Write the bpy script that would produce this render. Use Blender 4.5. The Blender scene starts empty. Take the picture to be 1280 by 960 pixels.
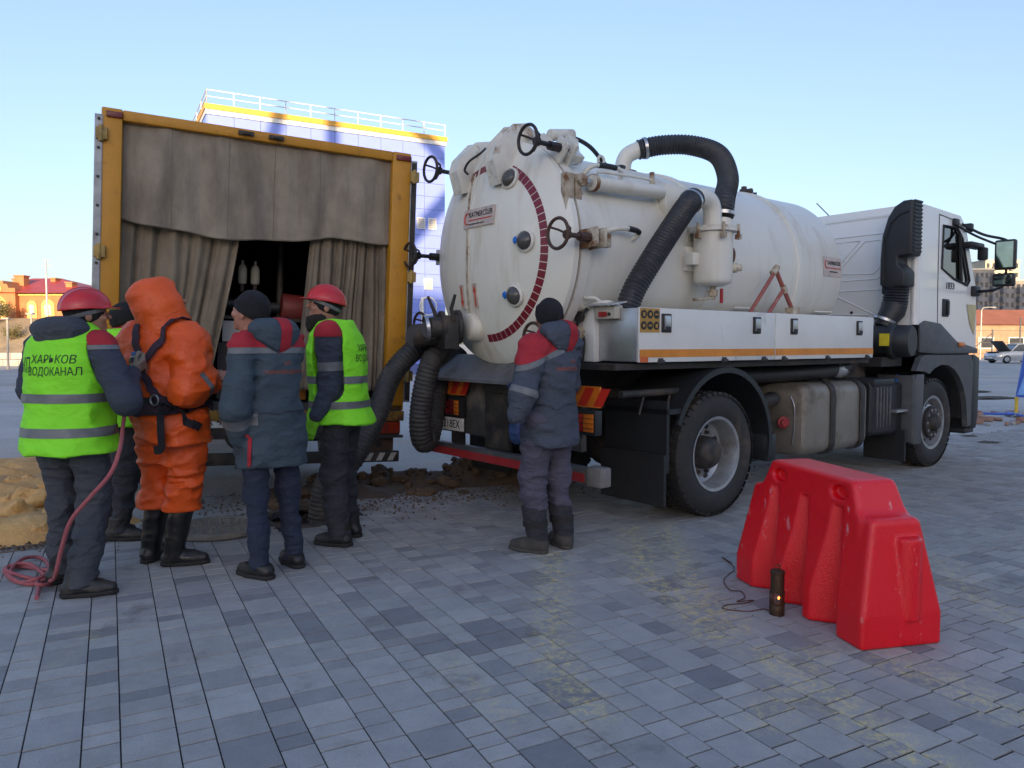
import bpy, bmesh, math, random
import numpy as np
from mathutils import Vector, Matrix, noise as mnoise
from mathutils.bvhtree import BVHTree
from mathutils.geometry import tessellate_polygon
R = math.radians
sc = bpy.context.scene
COL = sc.collection
random.seed(7)

# ------------------------------------------------------------------ camera
FPX, CH, HY = 945.0, 1.39, 430.0                    # focal length and horizon in pixels of the 1280x960 photo
PIT = math.atan((480 - HY) / FPX)
cd = bpy.data.cameras.new('camera'); cam = bpy.data.objects.new('camera', cd); COL.objects.link(cam)
cd.sensor_fit = 'HORIZONTAL'; cd.sensor_width = 36; cd.lens = 36 * FPX / 1280
cd.clip_start = 0.05; cd.clip_end = 4000
cam.location = (0, 0, CH); cam.rotation_euler = (math.pi / 2 - PIT, 0, 0)
sc.camera = cam
# ------------------------------------------------------------------ sky, sun, exposure
SUN_EL, SUN_AZ = R(8.0), math.atan2(0.10, -0.99)     # direction towards the sun: behind the camera
sdir = Vector((math.sin(SUN_AZ) * math.cos(SUN_EL), math.cos(SUN_AZ) * math.cos(SUN_EL), math.sin(SUN_EL)))
w = bpy.data.worlds.new('World'); sc.world = w; w.use_nodes = True
nt = w.node_tree; bg = nt.nodes['Background']
sky = nt.nodes.new('ShaderNodeTexSky'); sky.sky_type = 'NISHITA'; sky.sun_disc = False
sky.sun_elevation = SUN_EL; sky.sun_rotation = SUN_AZ
sky.altitude = 150; sky.air_density = 1.0; sky.dust_density = 2.5; sky.ozone_density = 1.5
gm = nt.nodes.new('ShaderNodeGamma'); gm.inputs[1].default_value = .75           # even, softer contrast over the whole sky
tn = nt.nodes.new('ShaderNodeMix'); tn.data_type = 'RGBA'; tn.blend_type = 'MULTIPLY'; tn.inputs[0].default_value = 1; tn.inputs[7].default_value = (.87, .905, 1.12, 1)
nt.links.new(sky.outputs[0], gm.inputs[0]); nt.links.new(gm.outputs[0], tn.inputs[6]); nt.links.new(tn.outputs[2], bg.inputs[0])
bg.inputs[1].default_value = 0.15
sl = bpy.data.lights.new('sun', 'SUN'); so = bpy.data.objects.new('sun', sl); COL.objects.link(so)
sl.energy = 3.2; sl.angle = R(0.5); sl.color = (1.0, 0.74, 0.44)
so.rotation_euler = sdir.to_track_quat('Z', 'Y').to_euler(); so.location = (0, -30, 40)
vs = sc.view_settings
vs.view_transform = 'Standard'; vs.look = 'None'; vs.gamma = 1; vs.use_curve_mapping = False
vs.exposure = 1.66

# ------------------------------------------------------------------ pixels of the photo to places
def ray(x, y):
    v = Vector(((x - 640) / FPX, 1, -(y - 480) / FPX)); c, s = math.cos(PIT), math.sin(PIT)
    return Vector((v.x, v.y * c + v.z * s, -v.y * s + v.z * c))
def ground(x, y, z=0):
    r = ray(x, y); return Vector((0, 0, CH)) + r * ((z - CH) / r.z)
def at(x, y, Y):
    r = ray(x, y); return Vector((0, 0, CH)) + r * (Y / r.y)

# ------------------------------------------------------------------ materials
MATS = {}
def pm(name, col, rough=.6, metal=0, col2=None, s=8, amt=.6, dirt=None, ds=2.5, dlo=.52, dhi=.75, dst=(1, 1, 1), bump=.15, bs=60,
       bst=(1, 1, 1), spec=.5, emit=None, coat=0, coord='Object', sheen=0, crease=0, cs=(7, 7, 11)):
    """Principled material: base colour mottled with col2, dirt laid over in noisy patches, fine noise relief."""
    if name in MATS: return MATS[name]
    m = bpy.data.materials.new(name); m.use_nodes = True; n = m.node_tree.nodes; l = m.node_tree.links
    b = n['Principled BSDF']; b.inputs['Roughness'].default_value = rough; b.inputs['Metallic'].default_value = metal
    b.inputs['Specular IOR Level'].default_value = spec
    if coat: b.inputs['Coat Weight'].default_value = coat; b.inputs['Coat Roughness'].default_value = .12
    if sheen: b.inputs['Sheen Weight'].default_value = sheen
    tc = n.new('ShaderNodeTexCoord')
    if coord == 'World': out = n.new('ShaderNodeNewGeometry').outputs['Position']
    else: out = tc.outputs[coord]
    def tex(scale, st, det=5):
        mp = n.new('ShaderNodeMapping'); mp.inputs['Scale'].default_value = st; l.new(out, mp.inputs[0])
        t = n.new('ShaderNodeTexNoise'); t.inputs['Scale'].default_value = scale; t.inputs['Detail'].default_value = det
        t.inputs['Roughness'].default_value = .62; l.new(mp.outputs[0], t.inputs['Vector']); return t.outputs[0]
    def ramp(src, lo, hi):
        r = n.new('ShaderNodeMapRange'); r.inputs[1].default_value = lo; r.inputs[2].default_value = hi; l.new(src, r.inputs[0]); return r.outputs[0]
    def mix(f, a, c):
        x = n.new('ShaderNodeMix'); x.data_type = 'RGBA'
        if isinstance(f, float): x.inputs[0].default_value = f
        else: l.new(f, x.inputs[0])
        for k, q in ((6, a), (7, c)):
            if isinstance(q, tuple): x.inputs[k].default_value = (*q[:3], 1)
            else: l.new(q, x.inputs[k])
        return x.outputs[2]
    c2 = col2 or tuple(max(0, q * .72) for q in col)
    cur = mix(ramp(tex(s, (1, 1, 1)), .5 - amt * .3, .5 + amt * .3), col, c2)
    if dirt:
        f = ramp(tex(ds, dst, 7), dlo, dhi); cur = mix(f, cur, dirt)
        rr = n.new('ShaderNodeMapRange'); rr.inputs[3].default_value = rough; rr.inputs[4].default_value = min(1, rough + .3); l.new(f, rr.inputs[0]); l.new(rr.outputs[0], b.inputs['Roughness'])
    l.new(cur, b.inputs['Base Color'])
    if bump:
        bp = n.new('ShaderNodeBump'); bp.inputs['Strength'].default_value = bump; bp.inputs['Distance'].default_value = .02
        l.new(tex(bs, bst, 3), bp.inputs['Height']); l.new(bp.outputs[0], b.inputs['Normal'])
        if crease:      # sharp cloth creases: ridges of a warped noise
            rd = n.new('ShaderNodeMath'); rd.operation = 'SUBTRACT'; rd.inputs[1].default_value = .5; l.new(tex(1, cs, 2), rd.inputs[0])
            ab = n.new('ShaderNodeMath'); ab.operation = 'ABSOLUTE'; l.new(rd.outputs[0], ab.inputs[0])
            pw = n.new('ShaderNodeMath'); pw.operation = 'POWER'; pw.inputs[1].default_value = .6; l.new(ab.outputs[0], pw.inputs[0])
            b2 = n.new('ShaderNodeBump'); b2.invert = True; b2.inputs['Strength'].default_value = crease; b2.inputs['Distance'].default_value = .05
            l.new(pw.outputs[0], b2.inputs['Height']); l.new(bp.outputs[0], b2.inputs['Normal']); l.new(b2.outputs[0], b.inputs['Normal'])
    if emit: b.inputs['Emission Color'].default_value = (*emit[:3], 1); b.inputs['Emission Strength'].default_value = emit[3]
    m.diffuse_color = (*col[:3], 1); MATS[name] = m; return m
def glassmat(name, tint=(.9, .95, .95), rough=.03, trans=.9):
    m = bpy.data.materials.new(name); m.use_nodes = True; b = m.node_tree.nodes['Principled BSDF']
    n = m.node_tree.nodes; l = m.node_tree.links
    t = n.new('ShaderNodeBsdfTransparent'); t.inputs[0].default_value = (*tint, 1)
    g = n.new('ShaderNodeBsdfGlossy'); g.inputs['Roughness'].default_value = rough
    fr = n.new('ShaderNodeFresnel'); fr.inputs[0].default_value = 1.9
    mx = n.new('ShaderNodeMixShader'); ad = n.new('ShaderNodeMath'); ad.operation = 'ADD'; ad.use_clamp = True; ad.inputs[1].default_value = .16; l.new(fr.outputs[0], ad.inputs[0]); l.new(ad.outputs[0], mx.inputs[0]); l.new(t.outputs[0], mx.inputs[1]); l.new(g.outputs[0], mx.inputs[2])
    l.new(mx.outputs[0], n['Material Output'].inputs[0]); MATS[name] = m; return m

# ------------------------------------------------------------------ mesh builder
def catmull(P, n=8):
    P = [Vector(p) for p in P]; Q = [P[0] * 2 - P[1]] + P + [P[-1] * 2 - P[-2]]; out = []
    for i in range(1, len(Q) - 2):
        a, b, c, d = Q[i - 1:i + 3]
        for k in range(n):
            t = k / n
            out.append(.5 * ((2 * b) + (c - a) * t + (2 * a - 5 * b + 4 * c - d) * t * t + (3 * b - a - 3 * c + d) * t ** 3))
    out.append(P[-1]); return out
def frame(d):
    d = Vector(d).normalized(); u = Vector((0, 0, 1)) if abs(d.z) < .9 else Vector((1, 0, 0))
    x = u.cross(d).normalized(); return x, d.cross(x).normalized(), d
class MB:
    def __init__(s): s.v = []; s.f = []
    def add(s, vs, fs):
        o = len(s.v); s.v += [tuple(v) for v in vs]; s.f += [tuple(i + o for i in f) for f in fs]; return s
    def box(s, x0, x1, y0, y1, z0, z1, M=None):
        v = [Vector(p) for p in ((x0, y0, z0), (x1, y0, z0), (x1, y1, z0), (x0, y1, z0), (x0, y0, z1), (x1, y0, z1), (x1, y1, z1), (x0, y1, z1))]
        if M: v = [M @ p for p in v]
        return s.add(v, [(0, 3, 2, 1), (4, 5, 6, 7), (0, 1, 5, 4), (1, 2, 6, 5), (2, 3, 7, 6), (3, 0, 4, 7)])
    def loft(s, rings, cap=True, closed=False):
        n = len(rings[0]); o = len(s.v); fs = []
        vs = [p for r in rings for p in r]
        for i in range(len(rings) - (0 if closed else 1)):
            j = (i + 1) % len(rings)
            for k in range(n):
                k2 = (k + 1) % n; fs.append((i * n + k, i * n + k2, j * n + k2, j * n + k))
        if cap and not closed:
            fs.append(tuple(range(n - 1, -1, -1))); fs.append(tuple((len(rings) - 1) * n + k for k in range(n)))
        return s.add(vs, fs)
    def tube(s, P, r, n=10, cap=True, closed=False, sq=1.0):
        P = [Vector(p) for p in P]; m = len(P); rr = r if isinstance(r, (list, tuple)) else [r] * m
        T = [((P[(i + 1) % m] if closed else P[min(i + 1, m - 1)]) - (P[i - 1] if closed else P[max(i - 1, 0)])).normalized() for i in range(m)]
        x, y, _ = frame(T[0]); rings = []
        for i in range(m):
            x = (x - T[i] * x.dot(T[i])).normalized(); y = T[i].cross(x)
            rings.append([P[i] + (x * math.cos(2 * math.pi * k / n) + y * math.sin(2 * math.pi * k / n) * sq) * rr[i] for k in range(n)])
        return s.loft(rings, cap, closed)
    def cyl(s, a, b, r, r2=None, n=16, cap=True): return s.tube([a, b], [r, r if r2 is None else r2], n, cap)
    def lathe(s, prof, p, ax, n=32, cap=True):
        x, y, d = frame(ax); p = Vector(p)
        return s.loft([[p + d * h + (x * math.cos(2 * math.pi * k / n) + y * math.sin(2 * math.pi * k / n)) * max(r, 1e-4) for k in range(n)] for r, h in prof], cap)
    def torus(s, c, ax, Rr, r, n=32, m=8):
        x, y, d = frame(ax); c = Vector(c)
        return s.loft([[c + (x * math.cos(2 * math.pi * i / n) + y * math.sin(2 * math.pi * i / n)) * (Rr + r * math.cos(2 * math.pi * k / m)) + d * r * math.sin(2 * math.pi * k / m) for k in range(m)] for i in range(n)], False, True)
    def sphere(s, c, r, sc_=(1, 1, 1), n=16, m=10):
        c = Vector(c); rings = []
        for i in range(m + 1):
            t = math.pi * i / m; q = max(math.sin(t), .001)
            rings.append([c + Vector((sc_[0] * r * q * math.cos(2 * math.pi * k / n), sc_[1] * r * q * math.sin(2 * math.pi * k / n), -sc_[2] * r * math.cos(t))) for k in range(n)])
        return s.loft(rings, True)
    def plate(s, outer, d0, d1, ax='y', holes=()):
        """flat plate with holes: polygon in two axes, extruded along ax from d0 to d1"""
        def P(a, b, d): return {'y': (a, d, b), 'x': (d, a, b), 'z': (a, b, d)}[ax]
        loops = [list(outer)] + [list(h) for h in holes]
        tri = tessellate_polygon([[Vector((a, b, 0)) for a, b in L] for L in loops]); flat = [q for L in loops for q in L]; N = len(flat)
        fs = [tuple(t) for t in tri] + [tuple(i + N for i in reversed(t)) for t in tri]; o = 0
        for L in loops:
            k = len(L)
            for i in range(k): j = (i + 1) % k; fs.append((o + i, o + j, o + j + N, o + i + N))
            o += k
        return s.add([P(a, b, d0) for a, b in flat] + [P(a, b, d1) for a, b in flat], fs)
    def arr(s, V, Fc): return s.add([tuple(q) for q in V], [tuple(int(i) for i in q) for q in Fc])
def finish(me, smooth=38, bevel=0, seg=2, fixn=True):
    bm = bmesh.new(); bm.from_mesh(me)
    if fixn: bmesh.ops.recalc_face_normals(bm, faces=bm.faces)
    if bevel:
        es = [e for e in bm.edges if len(e.link_faces) == 2 and e.calc_face_angle(0) > R(30)]
        bmesh.ops.bevel(bm, geom=es, offset=bevel, offset_type='OFFSET', segments=seg, profile=.5, affect='EDGES', clamp_overlap=True)
    for f in bm.faces: f.smooth = smooth > 0
    if smooth:
        for e in bm.edges: e.smooth = not (len(e.link_faces) == 2 and e.calc_face_angle(0) > R(smooth))
    bm.to_mesh(me); bm.free(); me.update()
def mk(name, mb, mat, parent=None, smooth=38, bevel=0, seg=2, loc=None, rot=None, label=None):
    me = bpy.data.meshes.new(name)
    if isinstance(mb, MB): me.from_pydata([tuple(v) for v in mb.v], [], mb.f)
    else: me.from_pydata(mb[0], [], mb[1])
    finish(me, smooth, bevel, seg)
    for m in (mat if isinstance(mat, (list, tuple)) else [mat]): me.materials.append(m)
    o = bpy.data.objects.new(name, me); COL.objects.link(o); o.parent = parent
    if loc is not None: o.location = loc
    if rot is not None: o.rotation_euler = rot
    if label: o['label'] = label
    return o
def tag(o, label, cat, group=None):
    o['label'] = label; o['category'] = cat
    if group: o['group'] = group
    return o
def thing(name, label, cat, loc=(0, 0, 0), rot=(0, 0, 0), group=None):
    o = bpy.data.objects.new(name, None); COL.objects.link(o); o.location = loc; o.rotation_euler = rot; o.empty_display_size = .2
    return tag(o, label, cat, group)
def struct(o, k='structure'): o['kind'] = k; return o
def dup(o, parent=None):            # a copy of a piece that has no parts of its own
    c = o.copy(); COL.objects.link(c); c.parent = parent; return c
def bx(name, mat, parent, *d, bevel=0, **k): return mk(name, MB().box(*d), mat, parent, bevel=bevel, **k)
def lettering(name, txt, size, mat, parent, M, depth=.002, sx=1, spacing=1):
    """words as thin raised letters; M places the text plane (x right, y up, z out)"""
    cu = bpy.data.curves.new('t', 'FONT'); cu.body = txt; cu.size = size; cu.extrude = depth / 2; cu.align_x = 'CENTER'; cu.align_y = 'CENTER'; cu.space_character = spacing
    cu.resolution_u = 2
    to = bpy.data.objects.new('t', cu); COL.objects.link(to)
    me = bpy.data.meshes.new_from_object(to.evaluated_get(bpy.context.evaluated_depsgraph_get()))
    bpy.data.objects.remove(to); me.transform(Matrix.Diagonal((sx, 1, 1, 1))); me.transform(M); me.materials.clear(); me.materials.append(mat); me.name = name
    o = bpy.data.objects.new(name, me); COL.objects.link(o); o.parent = parent; return o
def basis(o, x, y):
    x = Vector(x).normalized(); y = Vector(y).normalized(); z = x.cross(y)
    return Matrix(((x.x, y.x, z.x, o[0]), (x.y, y.y, z.y, o[1]), (x.z, y.z, z.z, o[2]), (0, 0, 0, 1)))
def vnoise(P, f, seed=0):
    """smooth value noise, numpy, P (N,3)"""
    q = np.asarray(P, np.float32) * np.asarray(f, np.float32) + seed * 17.31; i = np.floor(q).astype(np.int64); t = q - i; t = t * t * (3 - 2 * t)
    out = 0
    for dx in (0, 1):
        for dy in (0, 1):
            for dz in (0, 1):
                h = (i[:, 0] + dx) * 374761393 + (i[:, 1] + dy) * 668265263 + (i[:, 2] + dz) * 2147483647
                h = (h ^ (h >> 13)) * 1274126177; h = ((h ^ (h >> 16)) & 0xffff) / 65535.0
                out = out + h * (t[:, 0] if dx else 1 - t[:, 0]) * (t[:, 1] if dy else 1 - t[:, 1]) * (t[:, 2] if dz else 1 - t[:, 2])
    return out * 2 - 1
# ================================================================== GROUND
HOLE = Vector((-1.66, 6.05)); HR = .33
circ = lambda c, r, n=32: [(c[0] + r * math.cos(2 * math.pi * k / n), c[1] + r * math.sin(2 * math.pi * k / n)) for k in range(n)]
def vmat(name, build, rough=.85):
    m = bpy.data.materials.new(name); m.use_nodes = True; n = m.node_tree.nodes; l = m.node_tree.links; b = n['Principled BSDF']
    b.inputs['Roughness'].default_value = rough; build(n, l, b); MATS[name] = m; return m
def nz(n, l, src, scale, det=6, st=(1, 1, 1), rot=0):
    mp = n.new('ShaderNodeMapping'); mp.inputs['Scale'].default_value = st; mp.inputs['Rotation'].default_value = (0, 0, rot); l.new(src, mp.inputs[0])
    t = n.new('ShaderNodeTexNoise'); t.inputs['Scale'].default_value = scale; t.inputs['Detail'].default_value = det; t.inputs['Roughness'].default_value = .65
    l.new(mp.outputs[0], t.inputs['Vector']); return t.outputs[0]
def mr(n, l, src, a, b_, c=0, d=1):
    r = n.new('ShaderNodeMapRange'); l.new(src, r.inputs[0])
    for i, q in zip((1, 2, 3, 4), (a, b_, c, d)): r.inputs[i].default_value = q
    return r.outputs[0]
def mx(n, l, f, a, b_, blend='MIX'):
    x = n.new('ShaderNodeMix'); x.data_type = 'RGBA'; x.blend_type = blend
    if isinstance(f, (int, float)): x.inputs[0].default_value = f
    else: l.new(f, x.inputs[0])
    for k, q in ((6, a), (7, b_)):
        if isinstance(q, tuple): x.inputs[k].default_value = (*q[:3], 1)
        else: l.new(q, x.inputs[k])
    return x.outputs[2]
def mul(n, l, a, b_, op='MULTIPLY'):
    x = n.new('ShaderNodeMath'); x.operation = op
    for k, q in ((0, a), (1, b_)):
        if isinstance(q, (int, float)): x.inputs[k].default_value = q
        else: l.new(q, x.inputs[k])
    return x.outputs[0]
def bumpn(n, l, b, h, st=.4, dist=.02):
    bp = n.new('ShaderNodeBump'); bp.inputs['Strength'].default_value = st; bp.inputs['Distance'].default_value = dist; l.new(h, bp.inputs['Height']); l.new(bp.outputs[0], b.inputs['Normal'])
def g_build(n, l, b):
    p = n.new('ShaderNodeNewGeometry').outputs['Position']
    c = mx(n, l, mr(n, l, nz(n, l, p, .35, 8), .4, .62), (.52, .505, .47), (.40, .385, .355))
    c = mx(n, l, mr(n, l, nz(n, l, p, .16, 8, (1, 2.2, 1), .5), .54, .66), c, (.50, .40, .27))
    c = mx(n, l, mr(n, l, nz(n, l, p, .9, 6, (1, 3, 1), -.4), .62, .7), c, (.12, .115, .11))
    c = mx(n, l, mr(n, l, nz(n, l, p, 40, 3), .35, .7), c, mx(n, l, 1, c, (.72, .72, .72), 'MULTIPLY'))
    l.new(c, b.inputs['Base Color']); bumpn(n, l, b, nz(n, l, p, 12, 8), .5, .03)
m_ground = vmat('asphalt_dust', g_build, .9)
BIG = 1500
g = mk('ground', MB().plate([(-BIG, -BIG), (BIG, -BIG), (BIG, BIG), (-BIG, BIG)], -.05, -.035, 'z', [circ(HOLE, HR)]), m_ground, smooth=0); struct(g)

# ---- pavement of concrete pavers laid in courses
PA = R(28); E1 = Vector((-math.sin(PA), math.cos(PA))); E2 = Vector((math.cos(PA), math.sin(PA)))
def qlim(s): t = min(1, max(0, (s - .9) / 1.1)); return 5.98 + .92 * t * t * (3 - 2 * t)
sq = lambda s, q: (E2 * s + E1 * q)
S0, S1, Q0 = -5.0, 16.0, .2
bl = [sq(S0, Q0), sq(S1, Q0)] + [sq(s, qlim(s)) for s in np.linspace(S1, S0, 40)]
m_bed = pm('joint_sand', (.022, .022, .024), .95, bump=.3, bs=200)
pav = struct(mk('pavement', MB().plate([tuple(p) for p in bl], -.03, -.0055, 'z', [circ(HOLE, HR, 33)]), m_bed, smooth=0))
STREAKS = [([(690, 690), (690, 801), (705, 850), (740, 890)], .10, .9), ([(790, 660), (806, 722), (855, 752), (892, 795)], .11, 1.0), ([(830, 655), (859, 715), (877, 745), (920, 785)], .09, 1.0),
           ([(955, 818), (1041, 873), (1109, 925), (1180, 965)], .10, .95), ([(1170, 700), (1215, 745), (1260, 770)], .12, .6), ([(1120, 830), (1180, 850), (1260, 890)], .13, .75), ([(1030, 812), (1000, 840), (960, 900)], .1, .6),
           ([(560, 830), (610, 880), (640, 900)], .06, .55), ([(130, 780), (60, 840)], .05, .3), ([(520, 640), (600, 650), (700, 655)], .2, .3)]
SEG = []
for P, wd, st in STREAKS:
    G = [ground(*p) for p in P]
    for a, b in zip(G[:-1], G[1:]): SEG.append((np.array(a[:2]), np.array(b[:2]), wd, st))
def stains(P):
    P = np.array(P)[:, :2]; v = np.zeros(len(P))
    for a, b, wd, st in SEG:
        t = np.clip((P - a) @ (b - a) / ((b - a) @ (b - a)), 0, 1); d = np.linalg.norm(P - a - t[:, None] * (b - a), axis=1); v = np.maximum(v, st * np.exp(-(d / wd) ** 2))
    return v
def p_build(n, l, b):
    at_ = n.new('ShaderNodeAttribute'); at_.attribute_name = 'tone'; sp = n.new('ShaderNodeSeparateColor'); l.new(at_.outputs[0], sp.inputs[0])
    p = n.new('ShaderNodeNewGeometry').outputs['Position']
    c = mx(n, l, sp.outputs[0], (.23, .232, .245), (.48, .47, .445))
    c = mx(n, l, mul(n, l, mr(n, l, nz(n, l, p, 9, 7), .35, .7), .55), c, mx(n, l, 1, c, (.66, .67, .7), 'MULTIPLY'))
    c = mx(n, l, mr(n, l, nz(n, l, p, 130, 2), .3, .75), c, mx(n, l, 1, c, (.8, .8, .8), 'MULTIPLY'))
    c = mx(n, l, mr(n, l, nz(n, l, p, 1.1, 6), .52, .74, 0, .55), c, (.24, .215, .18))
    st = mul(n, l, sp.outputs[1], mr(n, l, nz(n, l, p, 22, 9), .44, .60, 0, 1)); st = mul(n, l, st, mr(n, l, nz(n, l, p, 70, 5), .36, .58, .15, 1))
    c = mx(n, l, mul(n, l, st, 1.0), c, (.70, .58, .25))
    c = mx(n, l, mr(n, l, nz(n, l, p, 5.5, 5), .735, .76, 0, .7), c, (.44, .40, .30))
    c = mx(n, l, mr(n, l, nz(n, l, p, 2.2, 7, (1, 1, 1)), .60, .70, 0, .5), c, (.09, .085, .08))
    sx_ = n.new('ShaderNodeSeparateXYZ'); l.new(p, sx_.inputs[0]); far = mr(n, l, sx_.outputs[1], 4.3, 6.8)        # trodden earth lies on the pavers towards the dig
    c = mx(n, l, mul(n, l, far, mr(n, l, nz(n, l, p, 2.6, 8), .36, .66, .15, .75)), c, (.21, .185, .155))
    l.new(c, b.inputs['Base Color']); bumpn(n, l, b, mul(n, l, nz(n, l, p, 26, 8), nz(n, l, p, 160, 2), 'ADD'), .35, .012)
    l.new(mr(n, l, nz(n, l, p, 6, 5), .3, .7, .62, .9), b.inputs['Roughness'])
m_pav = vmat('concrete_paver', p_build, .8)
rp = random.Random(11); PV = []
s = S0; wide = True
k0 = math.floor(S0 / .30)
for k in range(k0, int(S1 / .30) + 1):
    for s0, wd in ((k * .30, .18), (k * .30 + .18, .12)):
        q = Q0 - rp.random() * .2; last = 0
        while q < qlim(s0) + .02:
            ln = rp.choice([.18, .18, .24, .09, .12, .09] if wd > .15 else [.12, .12, .09, .09, .15])
            PV.append((s0, wd, q, ln)); q += ln
def paver(s0, wd, q, ln, tone):
    g_ = .0026; gq = .0044; ch = .0009; z = rp.uniform(-.0018, .0012); tx = rp.uniform(-.006, .006); ty = rp.uniform(-.006, .006)
    def grid3(i): return [(s0 + g_ + i + (wd - 2 * g_ - 2 * i) * a / 2, q + gq + i + (ln - 2 * gq - 2 * i) * b / 2) for b in range(3) for a in range(3)]
    top = grid3(ch); edge = grid3(0); ring = [0, 1, 2, 5, 8, 7, 6, 3]
    sc_, qc = s0 + wd / 2, q + ln / 2
    zz = lambda u, v, d: z + d + (u - sc_) * tx + (v - qc) * ty
    V = [(*sq(u, v), zz(u, v, 0)) for u, v in top] + [(*sq(*edge[i]), zz(*edge[i], -.0012)) for i in ring] + [(*sq(*edge[i]), -.045) for i in ring]
    F = [(0, 1, 4, 3), (1, 2, 5, 4), (3, 4, 7, 6), (4, 5, 8, 7)]
    for i in range(8):
        j = (i + 1) % 8; F.append((ring[j], ring[i], 9 + i, 9 + j)); F.append((9 + j, 9 + i, 17 + i, 17 + j))
    return V, F, tone
items = []
for (s0, wd, q, ln) in PV:
    c = sq(s0 + wd / 2, q + ln / 2)
    if (c - HOLE).length < HR + .1: continue
    d = c.y; px = 640 + FPX * c.x / max(d, .1); py = HY + FPX * CH / max(d, .1)
    vis = 20 < px < 1260 and 480 < py < 945
    occ = (915 < px < 1185 and 600 < py < 800)
    t = rp.gauss(.74, .13)
    if rp.random() < .15: t = rp.uniform(.1, .45)
    items.append(((wd * ln / d ** 3 if vis and not occ else 0), s0, wd, q, ln, min(1, max(0, t))))
items.sort(key=lambda a: -a[0])
def setcol(me, cols):
    ca = me.color_attributes.new('tone', 'FLOAT_COLOR', 'POINT'); ca.data.foreach_set('color', np.array(cols, np.float32).ravel())
made = [paver(s0, wd, q, ln, t) for _, s0, wd, q, ln, t in items]
sv = stains([v for V, F, t in made for v in V]).reshape(-1, 25); VV, FF, CC = [], [], []
for i, (V, F, t) in enumerate(made):
    cols = [(t, x, 0, 1) for x in sv[i]]
    if i < 290:
        me = bpy.data.meshes.new('paver'); me.from_pydata(V, [], F); me.materials.append(m_pav); setcol(me, cols)
        o = bpy.data.objects.new('paver', me); COL.objects.link(o); o.parent = pav
    else:
        o_ = len(VV); VV += V; FF += [tuple(a + o_ for a in f) for f in F]; CC += cols
me = bpy.data.meshes.new('paver_field'); me.from_pydata(VV, [], FF); me.materials.append(m_pav); setcol(me, CC)
o = bpy.data.objects.new('paver_field', me); COL.objects.link(o); o.parent = pav; struct(o, 'stuff')

# ---- heaps of sand and earth
def heap(name, label, x0, x1, y0, y1, hfun, mat, res=.05, kind='stuff'):
    xs = np.arange(x0, x1 + 1e-6, res); ys = np.arange(y0, y1 + 1e-6, res); X, Y = np.meshgrid(xs, ys, indexing='ij')
    P = np.stack([X.ravel(), Y.ravel(), np.zeros(X.size)], 1); Z = hfun(P)
    nx, ny = X.shape; V = np.stack([P[:, 0], P[:, 1], Z], 1)
    I = np.arange(nx * ny).reshape(nx, ny); F = np.stack([I[:-1, :-1], I[1:, :-1], I[1:, 1:], I[:-1, 1:]], -1).reshape(-1, 4)
    keep = (Z[F] > -.045).any(1); F = F[keep]
    o = mk(name, (V.tolist(), F.tolist()), mat, smooth=60); tag(o, label, 'heap' if 'heap' in name else 'rubble'); struct(o, kind); return o
m_sand = pm('yellow_sand', (.70, .43, .17), .95, col2=(.52, .30, .11), s=3, dirt=(.36, .26, .16), ds=2, dlo=.55, dhi=.75, bump=.6, bs=25)
m_earth = pm('dark_earth', (.075, .055, .042), .95, col2=(.13, .085, .05), s=4, bump=.7, bs=30)
m_clay = pm('clay_clod', (.16, .095, .05), .95, col2=(.09, .06, .04), s=7, bump=.7, bs=35)
def hs(P):
    q = P[:, :2] @ np.array(E1); s_ = P[:, :2] @ np.array(E2)
    e = np.clip((q - 6.12 - .1 * vnoise(P, 1.4)) / .4, 0, 1) * np.clip((11.2 - q) / 2.2, 0, 1) * np.clip((.05 - s_ + .25 * vnoise(P, 2, 3)) / .55, 0, 1)
    return -.05 + e ** .6 * (.17 + .09 * vnoise(P, .8) + .05 * vnoise(P, 3, 1) + .04 * vnoise(P, 8, 2) + .022 * vnoise(P, 17, 5))
heap('sand_heap', 'heap of yellow sand spread behind the drain channel', -11.5, -2.6, 4.2, 13.5, hs, m_sand, .06)
def he(P):
    c = np.array([(-.75, 7.55)]); d = P[:, :2] - c; u = d @ np.array(E2); v = d @ np.array(E1)
    e = np.clip(1.15 - (u / 1.55) ** 2 - ((v - .1) / .62) ** 2 + .35 * vnoise(P, 2.5), 0, 1)
    return -.05 + e ** .7 * (.13 + .10 * vnoise(P, 2.2) + .07 * vnoise(P, 6, 1) + .04 * vnoise(P, 15, 2))
heap('earth_heap', 'dark dug-out earth heaped beneath the hoses beside the pavement edge', -2.7, 1.3, 6.3, 9.0, he, m_earth, .035)
def clod(r, rn, mat, name='clod', parent=None, sq_=.75, lab=None):
    bm = bmesh.new(); bmesh.ops.create_icosphere(bm, subdivisions=3, radius=1); sd = rn.random() * 50
    A = Vector((rn.uniform(.75, 1.2), rn.uniform(.75, 1.2), rn.uniform(.5, .85)))
    for v in bm.verts:
        k = 1 + .45 * mnoise.noise(v.co * 1.3 + Vector((sd, 0, 0))) + .26 * mnoise.noise(v.co * 2.6 + Vector((0, sd, 0))) + .14 * mnoise.noise(v.co * 6 + Vector((sd, sd, 0))) + .07 * mnoise.noise(v.co * 13)
        v.co = Vector((v.co.x * A.x, v.co.y * A.y, v.co.z * A.z)) * k * r
    me = bpy.data.meshes.new(name); bm.to_mesh(me); bm.free(); me.materials.append(mat)
    for f in me.polygons: f.use_smooth = rn.random() < .5
    o = bpy.data.objects.new(name, me); COL.objects.link(o); o.parent = parent; o.rotation_euler = (0, 0, rn.random() * 6); return o
rc = random.Random(5)
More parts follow.
